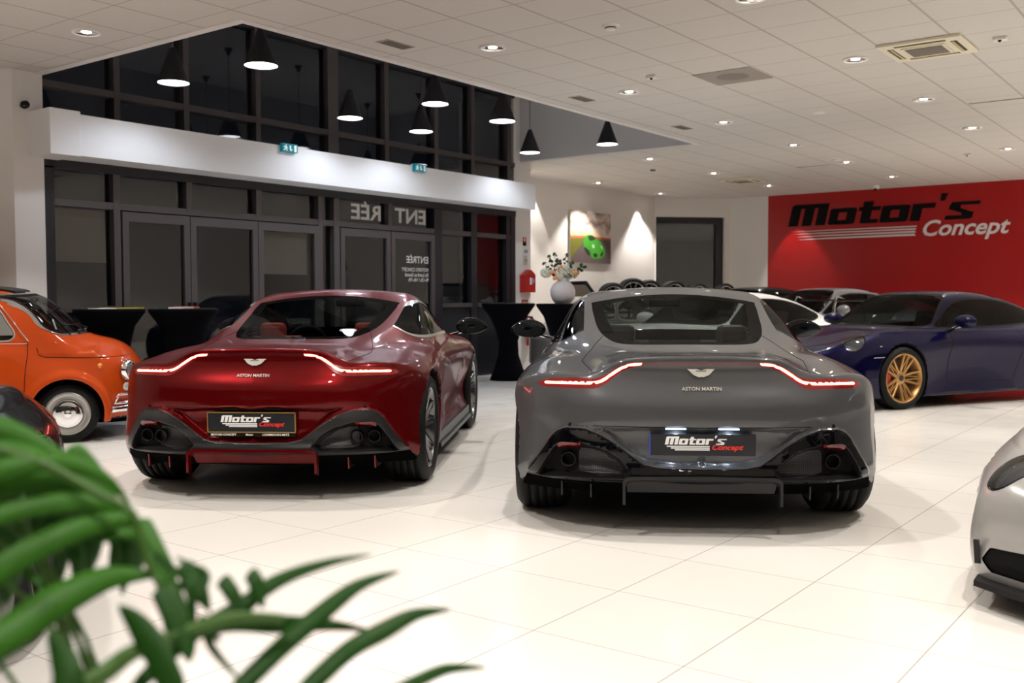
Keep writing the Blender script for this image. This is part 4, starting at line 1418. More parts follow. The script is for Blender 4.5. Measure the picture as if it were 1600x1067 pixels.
for x, y, lb in ((12.37, 2.42, 'dark slot diffuser in the ceiling at the right'), (16.60, 6.05, 'dark slot diffuser in the ceiling beside a small beige disc')):
    t = empty('slot_diffuser', (x, y, CEIL), 0, lb, 'vent')
    m = MB(); m.box(-.03, -.3, -.004, .03, .3, 0); m.build('slot_frame', RING, t)
    m = MB(); m.box(-.018, -.29, -.006, .018, .29, -.003); m.build('slot', DARKV, t)
for x, y, lb in ((7.067, 4.264, 'round white smoke detector with a dark slot, above the grey coupe'), (11.835, 4.254, 'flat grey ceiling disc between rows of downlights'), (16.05, 5.48, 'beige ceiling disc beside a dark slot diffuser')):
    t = empty('ceiling_disc', (x, y, CEIL), 0, lb, 'smoke detector')
    m = MB(); m.lathe([(.075, 0), (.072, -.012), (.05, -.016), (.0, -.016)], n=32); m.build('base', RING, t)
    if y < 4.27 and x < 8:
        m = MB(); m.lathe([(.045, -.016), (.045, -.024), (.050, -.026), (.04, -.036), (.0, -.037)], n=32); m.build('sensor_cap', RING, t)
        m = MB(); m.lathe([(.046, -.017), (.046, -.023)], n=32); m.build('sensor_slot', MATTE, t)
for x, y, lb in ((8.889, 4.882, 'small box motion sensor on the ceiling by a downlight'), (9.383, 1.817, 'small box motion sensor right of the big air conditioner'), (16.65, 3.66, 'small box motion sensor far off at the right')):
    t = empty('motion_sensor', (x, y, CEIL), 0, lb, 'sensor')
    m = MB(); m.box(-.04, -.055, -.03, .04, .055, 0, .006); m.build('housing', RING, t)
    m = MB(); m.ball((-.02, 0, -.03), .016, 8); m.build('sensor_eye', MATTE, t)
t = empty('ceiling_sensor', (15.38, 8.43, CEIL), 0, 'tiny dark ceiling fitting past the opening', 'sensor')
m = MB(); m.lathe([(.05, 0), (.05, -.02), (.0, -.03)], n=20); m.build('cap', DARKV, t)
t = empty('dome_camera', (20.3, 6.14, CEIL), 0, 'small white dome camera above the red wall lettering', 'camera')
m = MB(); m.lathe([(.07, 0), (.07, -.05), (.05, -.07), (.0, -.07)], n=24); m.build('dome_base', WHITE, t)
m = MB(); m.ball((-.03, 0, -.07), .035, 8); m.build('lens', MATTE, t)
t = empty('wall_camera', (4.98, 9.52, 3.06), 0, 'small black camera at the top of the white beam end', 'camera')
m = MB(); m.lathe([(.0, -.03), (.035, -.03), (.04, .02), (.0, .03)], (0, 0, 0), 'y', 20); m.build('lens_tube', BLACK, t)
m = MB(); m.box(-.01, .0, -.01, .01, .09, .01); m.build('bracket', MATTE, t)

# ------------------------------------------------------------------ exit signs on the beam
EXM = pm('exit_teal', (.0, .16, .20), .4, emit=(.0, .22, .28), es=.25); EXW = pm('exit_white', (.7, .85, .85), .4, emit=(.7, .85, .85), es=.25)
for x, lb in ((7.955, 'small teal emergency exit sign on the white beam, the left one'), (10.24, 'small teal emergency exit sign on the white beam, the right one')):
    t = empty('exit_sign', (x, 9.20, 2.965), 0, lb, 'exit sign', 'exit signs on the beam')
    m = MB(); m.box(-.115, -.03, -.05, .115, 0.02, .05, .004); m.build('sign_box', EXM, t)
    m = MB(); y_ = -.0305
    for P in ([(.012-.02, -.012), (.032-.02, -.012), (.032-.02, .03), (.012-.02, .03)], [(-.03+.02, -.012), (.034, -.012), (.012, -.036)]):
        m.prism(P, (0, y_, 0), (1, 0, 0), (0, 0, 1), (0, -1, 0), .001)
    m.build('arrow', EXW, t)
    m = MB(); m.prism([(.062, -.04), (.096, -.04), (.096, .036), (.062, .036)], (0, y_, 0), (1, 0, 0), (0, 0, 1), (0, -1, 0), .001); m.build('door_symbol', EXW, t)
    m = MB()
    m.lathe([(.0, -.001), (.009, -.001), (.009, .001)], (-.062, y_, .030), 'y', 12)
    for P in ([(-.085, .018), (-.056, .020), (-.052, .0), (-.066, -.006)], [(-.070, 0), (-.054, 0), (-.040, -.018), (-.048, -.036), (-.058, -.034), (-.054, -.018)], [(-.072, 0), (-.060, -.006), (-.078, -.030), (-.098, -.034), (-.094, -.022)], [(-.058, .018), (-.036, .004), (-.040, -.004), (-.060, .008)], [(-.085, .018), (-.098, .004), (-.091, -.002), (-.078, .010)]):
        m.prism(P, (0, y_, 0), (1, 0, 0), (0, 0, 1), (0, -1, 0), .001)
    m.build('running_figure', EXW, t)

# ------------------------------------------------------------------ fittings on the pillar
RB = pm('alarm_red', (.50, .02, .015), .4)
def plate(x0, z0, x1, z1, d, mat, name, lab, cat, extra=None):
    t = empty(name, ((x0+x1)/2, 9.66, z0), 0, lab, cat)
    m = MB(); w_ = (x1-x0)/2; m.box(-w_, -d, 0, w_, 0, z1-z0, min(.006, d/3)); m.build('panel' if d < .03 else 'cabinet_body', mat, t)
    if extra: extra(t, w_, z1-z0, d)
    return t
def ex1(t, w_, h, d):
    m = MB(); m.box(-w_, -d-.001, 0, w_, -d, h*.42); m.build('printed_half', MATTE, t)
    m = MB(); m.box(-w_*.5, -d-.002, h*.55, w_*.2, -d-.001, h*.9); m.build('printed_symbol', WHITE, t)
plate(13.26, 2.05, 13.35, 2.19, .006, RB, 'alarm_notice', 'small red and black notice high on the white pillar', 'notice', ex1)
def ex2(t, w_, h, d):
    m = MB(); m.box(-w_*.7, -d-.001, h*.35, w_*.7, -d, h*.7); m.build('display', pm('panel_grey', (.3, .3, .3), .4), t)
plate(13.25, 1.88, 13.39, 2.03, .02, pm('switch_plate', (.7, .7, .68), .4), 'switch_panel', 'pale switch panel on the pillar below the small notice', 'switch panel', ex2)
plate(13.27, 1.75, 13.37, 1.87, .02, pm('switch_beige', (.55, .52, .42), .4), 'keypad', 'beige keypad on the pillar above the red cabinet', 'switch panel', ex2)
def ex3(t, w_, h, d):
    m = MB(); m.prism([(-w_, h), (w_*.1, h+.09), (w_*.6, h+.05), (w_, h)], (0, -d, 0), (1, 0, 0), (0, 0, 1), (0, 1, 0), d*.9); m.build('cabinet_top', RB, t)
    m = MB(); m.box(-w_*.1, -d-.002, h*.45, w_*.3, -d, h*.85); m.build('label_plate', WHITE, t)
    m = MB(); m.box(w_*.45, -d-.002, h*.55, w_*.75, -d, h*.8); m.build('key_glass', pm('blue_grey', (.3, .35, .6), .3), t)
plate(13.17, 1.29, 13.47, 1.57, .11, RB, 'alarm_cabinet', 'red wall cabinet with a peaked top on the white pillar', 'cabinet', ex3)
def ex4(t, w_, h, d):
    m = MB()
    for k in range(3): m.box(-w_*.8, -d-.001, h*(.2+.25*k), w_*.8, -d, h*(.3+.25*k))
    m.build('printed_lines', pm('printed_pale', (.6, .3, .3), .5), t)
plate(13.22, 1.00, 13.40, 1.17, .006, pm('notice_dark_red', (.20, .02, .02), .5), 'safety_notice', 'dark red printed notice on the pillar just below the red cabinet', 'notice', ex4)
plate(13.24, .82, 13.40, .96, .006, pm('notice_dark_red', (.20, .02, .02), .5), 'safety_notice', 'lower dark red printed notice beside the draped table', 'notice', ex4)
t = empty('fire_extinguisher', (13.35, 9.56, .42), 0, 'red fire extinguisher hanging on the white pillar', 'fire extinguisher')
m = MB(); m.lathe([(.0, 0), (.07, 0), (.078, .02), (.078, .34), (.05, .40), (.02, .42), (.02, .45)], n=28); m.build('cylinder', RB, t)
m = MB(); m.box(-.02, -.03, .45, .02, .06, .48, .004); m.tube([(0, -.02, .45), (.08, -.03, .40), (.10, -.03, .20)], .01, 6); m.build('valve_and_hose', MATTE, t)
m = MB(); m.lathe([(.079, .12), (.079, .26)], n=28); m.build('label', pm('ext_label', (.25, .2, .35), .4), t)

# ------------------------------------------------------------------ draped cocktail tables, vase
CLOTH = pm('black_stretch_cloth', (.0015, .0015, .003), .95, spec=.1)
def ctable(x, y, lab, top=.38, h=1.12):
    t = empty('cocktail_table', (x, y, 0), 0, lab, 'table', 'black draped cocktail tables')
    m = MB(); m.lathe([(.0, h), (top-.01, h), (top, h-.006), (top, h-.03), (top-.10, h-.17), (.19, h-.38), (.14, h-.55), (.15, h-.75), (.21, .18), (.28, .0), (.0, .0)][::-1], n=48)
    m.build('table_cover', CLOTH, t)
    m = MB(); m.lathe([(.0, h+.003), (top-.012, h+.003), (top-.008, h)], n=48); m.build('tabletop', pm('tabletop_black', (.01, .01, .012), .4), t)
    return t
ctable(11.72, 8.80, 'black draped cocktail table in front of the white pillar', .39)
ctable(11.25, 7.53, 'black draped cocktail table carrying the flower vase', .36)
ctable(5.62, 9.20, 'black draped cocktail table with brochures behind the orange car', .34, 1.10)
ctable(6.16, 8.74, 'black draped cocktail table nearest the tail of the red coupe', .34, 1.10)
for i, (x, y, r, c_) in enumerate(((5.50, 9.12, .2, (.75, .75, .72)), (5.66, 9.30, 1.0, (.55, .5, .08)), (5.76, 9.05, 2.2, (.4, .38, .05)), (6.06, 8.64, .4, (.65, .65, .62)), (6.26, 8.84, 1.7, (.6, .12, .05)))):
    m = MB(); m.box(-.11, -.075, 0, .11, .075, .006+.003*i)
    o = m.build('brochure', pm('brochure_%d' % i, c_, .4)); o.location = (x, y, 1.1035); o.rotation_euler = (0, 0, r)
    tag(o, ['white brochure lying on the left draped table', 'yellow brochure lying on the left draped table', 'olive brochure at the right rim of the left draped table', 'white brochure lying on the draped table nearer the red coupe', 'red brochure lying on the draped table nearer the red coupe'][i], 'brochure', 'brochures on the draped tables')
VASEM = pm('vase_ceramic', (.62, .58, .58), .35)
v = empty('flower_vase', (11.25, 7.53, 1.123), 0, 'round pale grey vase standing on the black draped table', 'vase')
m = MB(); m.lathe([(.0, 0), (.10, 0), (.145, .05), (.168, .12), (.168, .18), (.145, .24), (.10, .285), (.065, .305), (.06, .335), (.066, .345), (.056, .34), (.05, .30)], n=48); m.build('vase_body', VASEM, v)
LEAFD = pm('eucalyptus', (.02, .06, .02), .6); FLW = pm('petal_white', (.80, .80, .66), .7); FLO = pm('petal_peach', (.80, .32, .12), .7); STEM = pm('stem', (.03, .06, .02), .7)
bq = empty('flower_bouquet', (11.25, 7.53, 1.45), 0, 'bouquet of white hydrangeas, peach roses and dark eucalyptus in the vase', 'flowers')
rt = Vector(cR); 
def at_(u, h, d=0): return rt*u+Vector((0, 0, h))+Vector((cF[0], cF[1], 0))*d
for u, h, d, r in ((-.225, .085, 0, .085), (.02, .125, .0, .095), (.14, .07, .04, .075), (-.05, .04, -.04, .06), (.06, .05, .08, .07)):
    m = MB()
    c0 = at_(u, h, d)
    for k in range(46):
        ph = math.acos(1-2*(k+.5)/46); th = k*2.4
        p = c0+Vector((math.sin(ph)*math.cos(th), math.sin(ph)*math.sin(th), math.cos(ph)*.85))*r*.8
        m.ball(p, r*.22, 4, 1, 1, .8)
    m.build('hydrangea', FLW, bq)
for u, h, d in ((-.13, .10, -.05), (.17, .10, -.06), (-.02, .17, -.04), (-.09, .02, -.06)):
    m = MB()
    c0 = at_(u, h, d)
    for k in range(10):
        a = k*2.4; rr = .008+.0032*k
        m.ball(c0+Vector((math.cos(a)*rr, math.sin(a)*rr, -.002*k)), .018, 5, 1, 1, 1.1)
    m.build('rose', FLO, bq)
for k, (u, h) in enumerate(((-.20, .30), (-.12, .32), (-.03, .24), (.05, .32), (-.24, .20), (.30, .16), (.26, .18), (.12, .22))):
    m = MB(); e_ = at_(u, h, rng.uniform(-.08, .08)); s0 = Vector((0, 0, -.12)); md = s0.lerp(e_, .5)+Vector((0, 0, .05))
    P = [s0.lerp(md, q/6).lerp(md.lerp(e_, q/6), q/6) for q in range(7)]
    m.tube(P, .003, 5); m.build('twig', STEM, bq)
    m = MB()
    for q in range(3, 7):
        for s_ in range(4):
            c0 = P[q]+Vector(rng.uniform(-.022, .022, 3)); a = Vector(rng.normal(size=3)).normalized(); b = a.cross(Vector(rng.normal(size=3))).normalized()
            m.add([c0+a*.024*math.cos(z)+b*.018*math.sin(z) for z in np.linspace(0, 5.3, 7)], [tuple(range(7))])
    m.build('leaves', LEAFD, bq)
# ------------------------------------------------------------------ small vintage hatchback
fT = Tab([-.05,.15,.4,.8,1.3,2.0,2.3,2.6,2.85,3.0,3.1], [0,.2,.38,.50,.58,.68], [
    [.62,.60,.55,.50,.45,.35],
    [.72,.71,.67,.62,.56,.44],
    [.80,.79,.76,.71,.65,.52],
    [.88,.87,.86,.83,.78,.64],
    [.90,.89,.88,.86,.82,.68],
    [.93,.92,.90,.86,.82,.66],
    [.925,.915,.86,.78,.72,.58],
    [.885,.875,.80,.735,.695,.56],
    [.825,.815,.755,.715,.66,.50],
    [.745,.735,.70,.65,.58,.42],
    [.62,.61,.58,.53,.46,.32]])
fW = Tab([0,.3,.62,1.1,1.6,2.0,2.44,2.75,2.95,3.08], [.12,.25,.4,.55,.70,.85,.95], [
    [.42,.50,.54,.53,.48,.40,.35],
    [.52,.58,.60,.60,.57,.50,.42],
    [.60,.645,.655,.65,.62,.56,.48],
    [.62,.635,.64,.635,.62,.59,.54],
    [.62,.635,.645,.64,.625,.60,.56],
    [.62,.635,.645,.64,.62,.59,.54],
    [.60,.635,.650,.640,.60,.54,.46],
    [.52,.575,.605,.595,.55,.47,.40],
    [.40,.47,.52,.52,.47,.38,.30],
    [.28,.34,.38,.38,.33,.25,.20]])
fRC = Cur([.15,.35,.6,.85,1.1,1.4,1.7,1.95,2.12,2.25,2.36,2.5,2.65,2.75], [.70,.80,.98,1.14,1.235,1.285,1.30,1.29,1.262,1.215,1.13,.985,.86,.80])
fWG = Tab([.2,.6,1.0,1.5,2.0,2.5], [.75,.85,.95,1.05,1.15,1.23,1.29], [
    [.50,.46,.42,.38,.34,.3,.26],
    [.58,.555,.525,.49,.44,.39,.33],
    [.61,.585,.56,.53,.485,.43,.36],
    [.615,.595,.575,.545,.50,.45,.38],
    [.61,.59,.57,.54,.495,.44,.37],
    [.58,.56,.54,.51,.46,.41,.35]])
FAX = (.60, 2.445)
def F_fiat(X, Y, Z):
    A = np.abs(X)
    low = smax(Z-fT(Y, A), A-fW(Y, Z), .06)
    low = smax(low, Y-(3.06-.62*A*A-1.0*np.maximum(Z-.50, 0)**2-.35*np.maximum(.40-Z, 0)), .16)
    low = smax(low, (.02+.5*A*A+.3*np.maximum(Z-.55, 0))-Y, .10)
    gh = smax((Z-fRC(Y+.70*A*A*sstep((Y-1.65)/.45))+.10*A*A)*.85, A-fWG(Y, Z), .07)
    gh = smax(gh, .2+.3*A*A-Y, .06)
    gh = smax(gh, Y-2.68, .05)
    b = smin(low, gh, .045)
    b = smax(b, .17-Z, .03)
    for y0 in FAX:
        # swollen arch lip
        r_ = np.sqrt((Y-y0)**2+(Z-.25)**2)
        lip = np.sqrt((r_-.30)**2+(A-.615)**2)-.040
        b = smin(b, np.maximum(lip, .17-Z), .04)
        cy = r_-.285
        b = np.maximum(b, -np.maximum(cy, .42-A))
    return b
FSK = Skin(F_fiat, sym_axis(.74, .015), np.arange(-.1, 3.15, .017), np.arange(.12, 1.36, .014))
FSK.relabel('well', lambda C, Nn: (np.minimum(np.hypot(C[:, 1]-FAX[0], C[:, 2]-.25), np.hypot(C[:, 1]-FAX[1], C[:, 2]-.25)) < .2865) & (np.abs(C[:, 0]) > .38))
FSK.relabel('under', lambda C, Nn: (C[:, 2] < .24) & (Nn[:, 2] < -.5))
F_WS = smooth_poly([(-.40, 1.225), (0, 1.238), (.40, 1.225), (.455, 1.19), (.50, 1.06), (.525, .97), (.50, .925), (.42, .915), (0, .925), (-.42, .915), (-.50, .925), (-.525, .97), (-.50, 1.06), (-.455, 1.19)], 3)
_f = lambda C, Nn: (Nn[:, 1] > .06) & (C[:, 1] > 1.78) & (C[:, 2] > .88)
FSK.cut(lambda P: psdf(F_WS, P[:, 0], P[:, 2])-.022, 'chrome', _f)
FSK.cut(lambda P: psdf(F_WS, P[:, 0], P[:, 2])-.009, 'rubber', _f, ('chrome',))
FSK.cut(lambda P: psdf(F_WS, P[:, 0], P[:, 2]), 'wglass', _f, ('rubber',))
F_SW = smooth_poly([(1.20, .90), (1.22, 1.08), (1.40, 1.165), (1.65, 1.18), (1.85, 1.165), (1.93, 1.11), (2.00, 1.00), (2.045, .92), (2.02, .875), (1.92, .868), (1.5, .868), (1.28, .87)], 3)
F_QW = smooth_poly([(.62, .92), (.70, 1.05), (.85, 1.15), (1.05, 1.18), (1.12, 1.12), (1.12, .92), (1.05, .88), (.72, .88)], 3)
_s = lambda C, Nn: (np.abs(Nn[:, 0]) > .45) & (C[:, 2] > .80) & (C[:, 1] < 2.2)
for poly in (F_SW, F_QW):
    FSK.cut(lambda P: psdf(poly, P[:, 1], P[:, 2])-.016, 'schrome', _s)
    FSK.cut(lambda P: psdf(poly, P[:, 1], P[:, 2])-.005, 'rubber', _s, ('schrome',))
    FSK.cut(lambda P: psdf(poly, P[:, 1], P[:, 2]), 'sglass', _s, ('rubber',))
F_RF = smooth_poly([(-.34, 1.20), (-.34, 2.04), (0, 2.08), (.34, 2.04), (.34, 1.20), (.30, .95), (0, .92), (-.30, .95)], 3)
FSK.cut(lambda P: psdf(F_RF, P[:, 0], P[:, 1]), 'canvas', lambda C, Nn: (Nn[:, 2] > .5) & (C[:, 2] > 1.1))
F_RW = smooth_poly([(-.30, .95), (0, .94), (.30, .95), (.34, 1.0), (.27, 1.13), (0, 1.15), (-.27, 1.13), (-.34, 1.0)], 3)
FSK.cut(lambda P: psdf(F_RW, P[:, 0], P[:, 2])-.015, 'rubber', lambda C, Nn: (Nn[:, 1] < -.2) & (C[:, 1] < .9) & (C[:, 2] > .9), ('body', 'canvas'))
FSK.cut(lambda P: psdf(F_RW, P[:, 0], P[:, 2]), 'bglass', lambda C, Nn: (Nn[:, 1] < -.2) & (C[:, 1] < .9) & (C[:, 2] > .9), ('rubber',))
GLASS_CLR = pane_mat('clear_car_glass', (.86, .9, .88), 1.45, .8)


def make_fiat(pos, az, paintm, lining, label, canvas, detail=True):
    t = empty('vintage_car', (pos[0], pos[1], 0), math.radians(az)-math.pi/2, label, 'car')
    P = lambda lb, n, m, **k: FSK.part(lb, n, m, t, **k)
    P('body', 'body', paintm); P('well', 'wheel_arch_liner', MATTE); P('under', 'underbody', MATTE)
    P('chrome', 'windscreen_trim', CHROME, lift=.004, skirt=.006); P('schrome', 'side_window_trim', CHROME, lift=.003, skirt=.005)
    P('rubber', 'window_seal', MATTE); P('wglass', 'windscreen', GLASS_CLR); P('sglass', 'side_window', GLASS_CLR); P('bglass', 'rear_window', GLASS_CLR)
    P('canvas', 'folding_roof', canvas, lift=.018, skirt=.02)
    for x, y, sd, st in ((.605, FAX[0], 1, 0), (-.605, FAX[0], -1, 0), (.605, FAX[1], 1, 0), (-.605, FAX[1], -1, 0)):
        wheel(t, ((abs(x)-.0675)*sd, y, None), sd, .245, .135, .175, 'cap', ALU, st)
    m = MB(); m.box(-.50, .7, .22, .50, 2.35, .40, .04); m.build('cabin_floor', MATTE, t)
    m = MB(); m.box(-.50, 2.2, .74, .50, 2.42, .86, .04); m.build('dashboard', paintm, t)
    for sx in (-.27, .27):
        m = MB(); m.box(sx-.2, 1.45, .38, sx+.2, 1.85, .52, .05)
        m.add(*slab([(sx-.19, 1.38, .5), (sx+.19, 1.38, .5), (sx+.17, 1.25, .90), (sx-.17, 1.25, .90)], (0, .09, .02))); m.build('seat', lining, t)
    m = MB(); m.box(-.45, .55, .40, .45, .95, .62, .05); m.add(*slab([(-.44, .62, .6), (.44, .62, .6), (.42, .50, .9), (-.42, .50, .9)], (0, .08, .02))); m.build('rear_bench', lining, t)
    m = MB(); ring = [(.175*math.cos(a), 0, .175*math.sin(a)) for a in np.linspace(0, 2*math.pi, 29)[:-1]]
    m.tube(ring, .011, 8, closed=True); m.tube([(-.17, 0, 0), (0, .03, 0), (.17, 0, 0)], .009, 6); m.tube([(0, .03, 0), (0, .0, -.17)], .009, 6); m.tube([(0, .02, 0), (0, .28, -.10)], .02, 8)
    sw = m.build('steering_wheel', BLACK, t); sw.location = (-.27, 2.02, .90); sw.rotation_euler = (math.radians(-38), 0, 0)
    m = MB(); m.box(-.07, 2.12, 1.13, .07, 2.14, 1.17, .006); m.tube([(0, 2.14, 1.16), (0, 2.19, 1.20)], .006, 6); m.build('interior_mirror', BLACK, t)
    if detail:
        m = MB(); m.add(*slab([(.05, 2.14, 1.20), (.40, 2.13, 1.19), (.38, 2.20, 1.11), (.07, 2.21, 1.12)], (0, .006, .003))); m.build('sun_visor', MATTE, t)
        m = MB(); m.tube([(0, 2.13, 1.13), (.0, 2.14, 1.06)], .002, 5); m.ball((0, 2.14, 1.045), .022, 8, .8, .5, 1.2); m.build('hanging_charm', pm('charm', (.40, .28, .12), .7), t)
        m = MB(); m.add(*slab([(.36, 2.36, .945), (.43, 2.355, .945), (.43, 2.33, 1.03), (.36, 2.335, 1.03)], (0, -.002, 0))); m.build('windscreen_label', WHITE, t)
        for sx in (.12, -.22):
            a = FSK.hit((sx+.10, 4, .935), (0, -1, 0), 3); b = FSK.hit((sx+.22, 4, .985), (0, -1, 0), 3); c_ = FSK.hit((sx-.14, 4, .965), (0, -1, 0), 3)
            m = MB(); a[1] += .015; m.tube([a, a+np.array([0, .02, .01]), (b+c_)/2+np.array([0, .022, .005])], .004, 6); m.tube([b+np.array([0, .010, 0]), (b+c_)/2+np.array([0, .012, 0]), c_+np.array([0, .010, 0])], .005, 6, flat=1.4)
            m.ball(a+np.array([0, 0, -.008]), .014, 8); m.build('wiper', pm('wiper_metal', (.10, .10, .10), .25, .8), t)
    for sd in (-1, 1):
        h = FSK.hit((sd*.475, 4.2, .592), (0, -1, 0), 3)
        m = MB(); m.lathe([(.0, .036), (.04, .033), (.066, .020), (.072, .012)], (0, 0, 0), 'y', 36); o = m.build('headlamp', LENS, t); o.location = (h[0]+sd*.020, h[1]+.036, h[2]); o.rotation_euler = (0, 0, -sd*.42); o.data.flip_normals()
        m = MB(); m.lathe([(.086, -.03), (.086, .006), (.080, .016), (.071, .014), (.068, .006)], (0, 0, 0), 'y', 36); m.build('headlamp_ring', CHROME, o).data.flip_normals()
        m = MB(); m.lathe([(.068, .008), (.05, -.018), (.02, -.034), (.0, -.036)], (0, 0, 0), 'y', 36); m.build('headlamp_reflector', pm('headlamp_bowl_pale', (.62, .62, .62), .22, .25), o)
        h = FSK.hit((sd*.475, 4.2, .448), (0, -1, 0), 3)
        m = MB(); m.lathe([(.0, .024), (.025, .02), (.040, .004), (.043, -.02)], (0, 0, 0), 'y', 28); o = m.build('side_lamp', pm('side_lamp_glass', (.55, .55, .55), .15, .3, 1), t); o.location = (h[0], h[1], h[2]); o.rotation_euler = (0, 0, -sd*.42); o.data.flip_normals()
        h = FSK.hit((sd*1.2, 2.70, .636), (-sd, 0, 0), 1.2)
        m = MB(); m.lathe([(.0, .016), (.016, .012), (.022, .0), (.024, -.004)], (0, 0, 0), 'x', 24); o = m.build('indicator', pm('indicator_orange', (.75, .22, .02), .25, 0, 1), t); o.location = h; o.rotation_euler = (0, 0, (0 if sd > 0 else math.pi)+.15*sd)
        seam(FSK, t, [(2.153, .845), (2.152, .74), (2.135, .62), (2.125, .45), (2.12, .33), (2.08, .305), (1.3, .30)], sd, 's', .003)
        seam(FSK, t, [(1.22, .84), (1.20, .6), (1.26, .32)], sd, 's', .003)
        seam(FSK, t, [(2.15, .836), (1.7, .84), (1.2, .84)], sd, 's', .004, CHROME, 'belt_trim')
        seam(FSK, t, [(1.15, 1.215), (1.5, 1.232), (1.82, 1.215), (1.93, 1.17), (2.02, 1.05), (2.11, .92), (2.16, .855)], sd, 's', .006, CHROME, 'rain_gutter', .004)
        seam(FSK, t, [(2.22, .80), (2.235, .74), (2.28, .722), (2.50, .712), (2.76, .706), (2.92, .712), (3.0, .722)], sd, 's', .0032, name='bonnet_gap')
        seam(FSK, t, [(sd*.47, 2.22), (sd*.40, 2.29), (sd*.2, 2.34), (0, 2.36)], 0, 'y', .003, name='bonnet_gap')
        # overrider and bumper corner
        def bp(x, z, d=.03):
            h = FSK.hit((sd*x, 4.2, z), (0, -1, 0), 3.4); return h+np.array([sd*.3*d*x*2, d, 0])
        top = [bp(x, .388) for x in (.30, .36, .42, .48, .53, .56)]; bot = [bp(x, .315) for x in (.30, .36, .42, .48, .53, .56)]
        m = MB(); m.tube(top+[top[-1]*.5+bot[-1]*.5+np.array([sd*.012, 0, 0])]+bot[::-1], .011, 10); m.build('bumper_overrider', CHROME, t)
    m = MB(); pts = [(x, FSK.hit((x, 4.2, .262), (0, -1, 0), 3.4)) for x in np.linspace(-.56, .56, 25)]
    m.tube([p+np.array([0, .025, 0]) for x, p in pts if p is not None], .018, 10, flat=1.6); m.build('front_bumper', CHROME, t)
    return t


ORANGE = paint('orange_paint', (.50, .062, .008), .0, .3, 0, (.12, .02, .004))
CANV = pm('black_canvas', (.015, .015, .016), .75)
CREAM = pm('cream_vinyl', (.45, .38, .28), .6)
make_fiat((2.737, 9.783), -33, ORANGE, MATTE, 'small vintage orange hatchback with black canvas roof and chrome hubcaps', CANV)
PALE = paint('pale_grey_paint', (.26, .25, .23), .1, .3, 0, (.3, .28, .25))
vt = make_fiat((12.58, 8.98), -32, PALE, CREAM, 'pale grey vintage car behind the flower vase, its rear panel raised', CANV, False)
m = MB(); m.add(*slab([(-.44, .86, 1.22), (.44, .86, 1.22), (.36, .74, 1.41), (-.36, .74, 1.41)], (0, .01, 0))); rp_ = m.build('raised_panel', CREAM, vt)
m = MB(); m.tube([(-.47, .88, 1.19), (-.40, .72, 1.43), (.40, .72, 1.43), (.47, .88, 1.19)], .028, 8); m.build('panel_frame', MATTE, rp_)

# ------------------------------------------------------------------ rear-engined sports car
pT = Tab([-.05,.2,.5,1.0,1.5,2.2,2.9,3.2,3.6,3.9,4.2,4.4,4.6], [0,.3,.5,.68,.82,.95], [
    [.74,.73,.70,.66,.58,.45],
    [.82,.81,.79,.76,.70,.56],
    [.87,.87,.86,.84,.79,.66],
    [.91,.90,.89,.87,.845,.72],
    [.91,.90,.88,.86,.835,.72],
    [.90,.89,.87,.85,.83,.71],
    [.875,.868,.858,.852,.83,.70],
    [.845,.838,.832,.848,.83,.69],
    [.79,.783,.79,.835,.80,.645],
    [.738,.733,.748,.79,.735,.57],
    [.672,.668,.675,.695,.62,.46],
    [.61,.60,.595,.585,.51,.38],
    [.52,.51,.48,.43,.37,.28]])
pW = Tab([0,.5,1.05,1.6,2.2,2.9,3.53,4.0,4.3,4.55], [.1,.25,.4,.55,.7,.8], [
    [.68,.78,.83,.83,.79,.7],
    [.84,.89,.92,.92,.88,.8],
    [.89,.94,.955,.96,.94,.87],
    [.90,.905,.915,.925,.92,.87],
    [.91,.885,.875,.885,.89,.85],
    [.91,.885,.878,.885,.885,.84],
    [.90,.915,.925,.925,.90,.82],
    [.88,.905,.905,.89,.84,.72],
    [.82,.85,.85,.81,.73,.6],
    [.64,.68,.67,.61,.52,.4]])
pRC = Cur([.1,.4,.7,1.0,1.4,1.8,2.15,2.4,2.6,2.8,3.0,3.15,3.3], [.74,.86,.955,1.045,1.16,1.24,1.268,1.252,1.19,1.08,.955,.86,.77])
pWG = Tab([.3,.8,1.3,1.9,2.4,2.9,3.2], [.75,.85,.95,1.05,1.15,1.22,1.28], [
    [.50,.45,.40,.36,.32,.28,.24],
    [.66,.60,.54,.48,.42,.37,.33],
    [.74,.71,.665,.61,.54,.48,.42],
    [.755,.735,.70,.655,.60,.54,.46],
    [.755,.735,.70,.655,.60,.535,.455],
    [.75,.725,.685,.635,.57,.50,.43],
    [.74,.71,.66,.60,.53,.46,.40]])
PAX = (1.06, 3.50)
def F_p(X, Y, Z):
    A = np.abs(X)
    low = smax(Z-pT(Y, A), A-pW(Y, Z), .07)
    low = smax(low, Y-(4.53-.48*A*A-.9*np.maximum(Z-.42, 0)**2-.25*np.maximum(.25-Z, 0)), .08)
    low = smax(low, (.0+.42*A*A+.5*np.abs(Z-.55)**2)-Y, .08)
    gh = smax((Z-pRC(Y+.22*A*A*sstep((Y-2.2)/.6))+.05*A*A)*.92, A-pWG(Y, Z), .07)
    gh = smax(gh, .15+.4*A*A-Y, .05)
    gh = smax(gh, Y-3.25, .05)
    b = smin(low, gh, .06)
    b = smax(b, .125-Z, .02)
    for y0 in PAX:
        cy = np.sqrt((Y-y0)**2+(Z-.335)**2)-.362
        b = np.maximum(b, -np.maximum(cy, .58-A))
    lp = np.sqrt((Y-PAX[1])**2+(Z-.335)**2)
    return b
PSK = Skin(F_p, sym_axis(1.02, .019), np.concatenate([np.arange(-.1, 3.1, .032), np.arange(3.1, 4.7, .018)]), np.arange(.08, 1.34, .017))
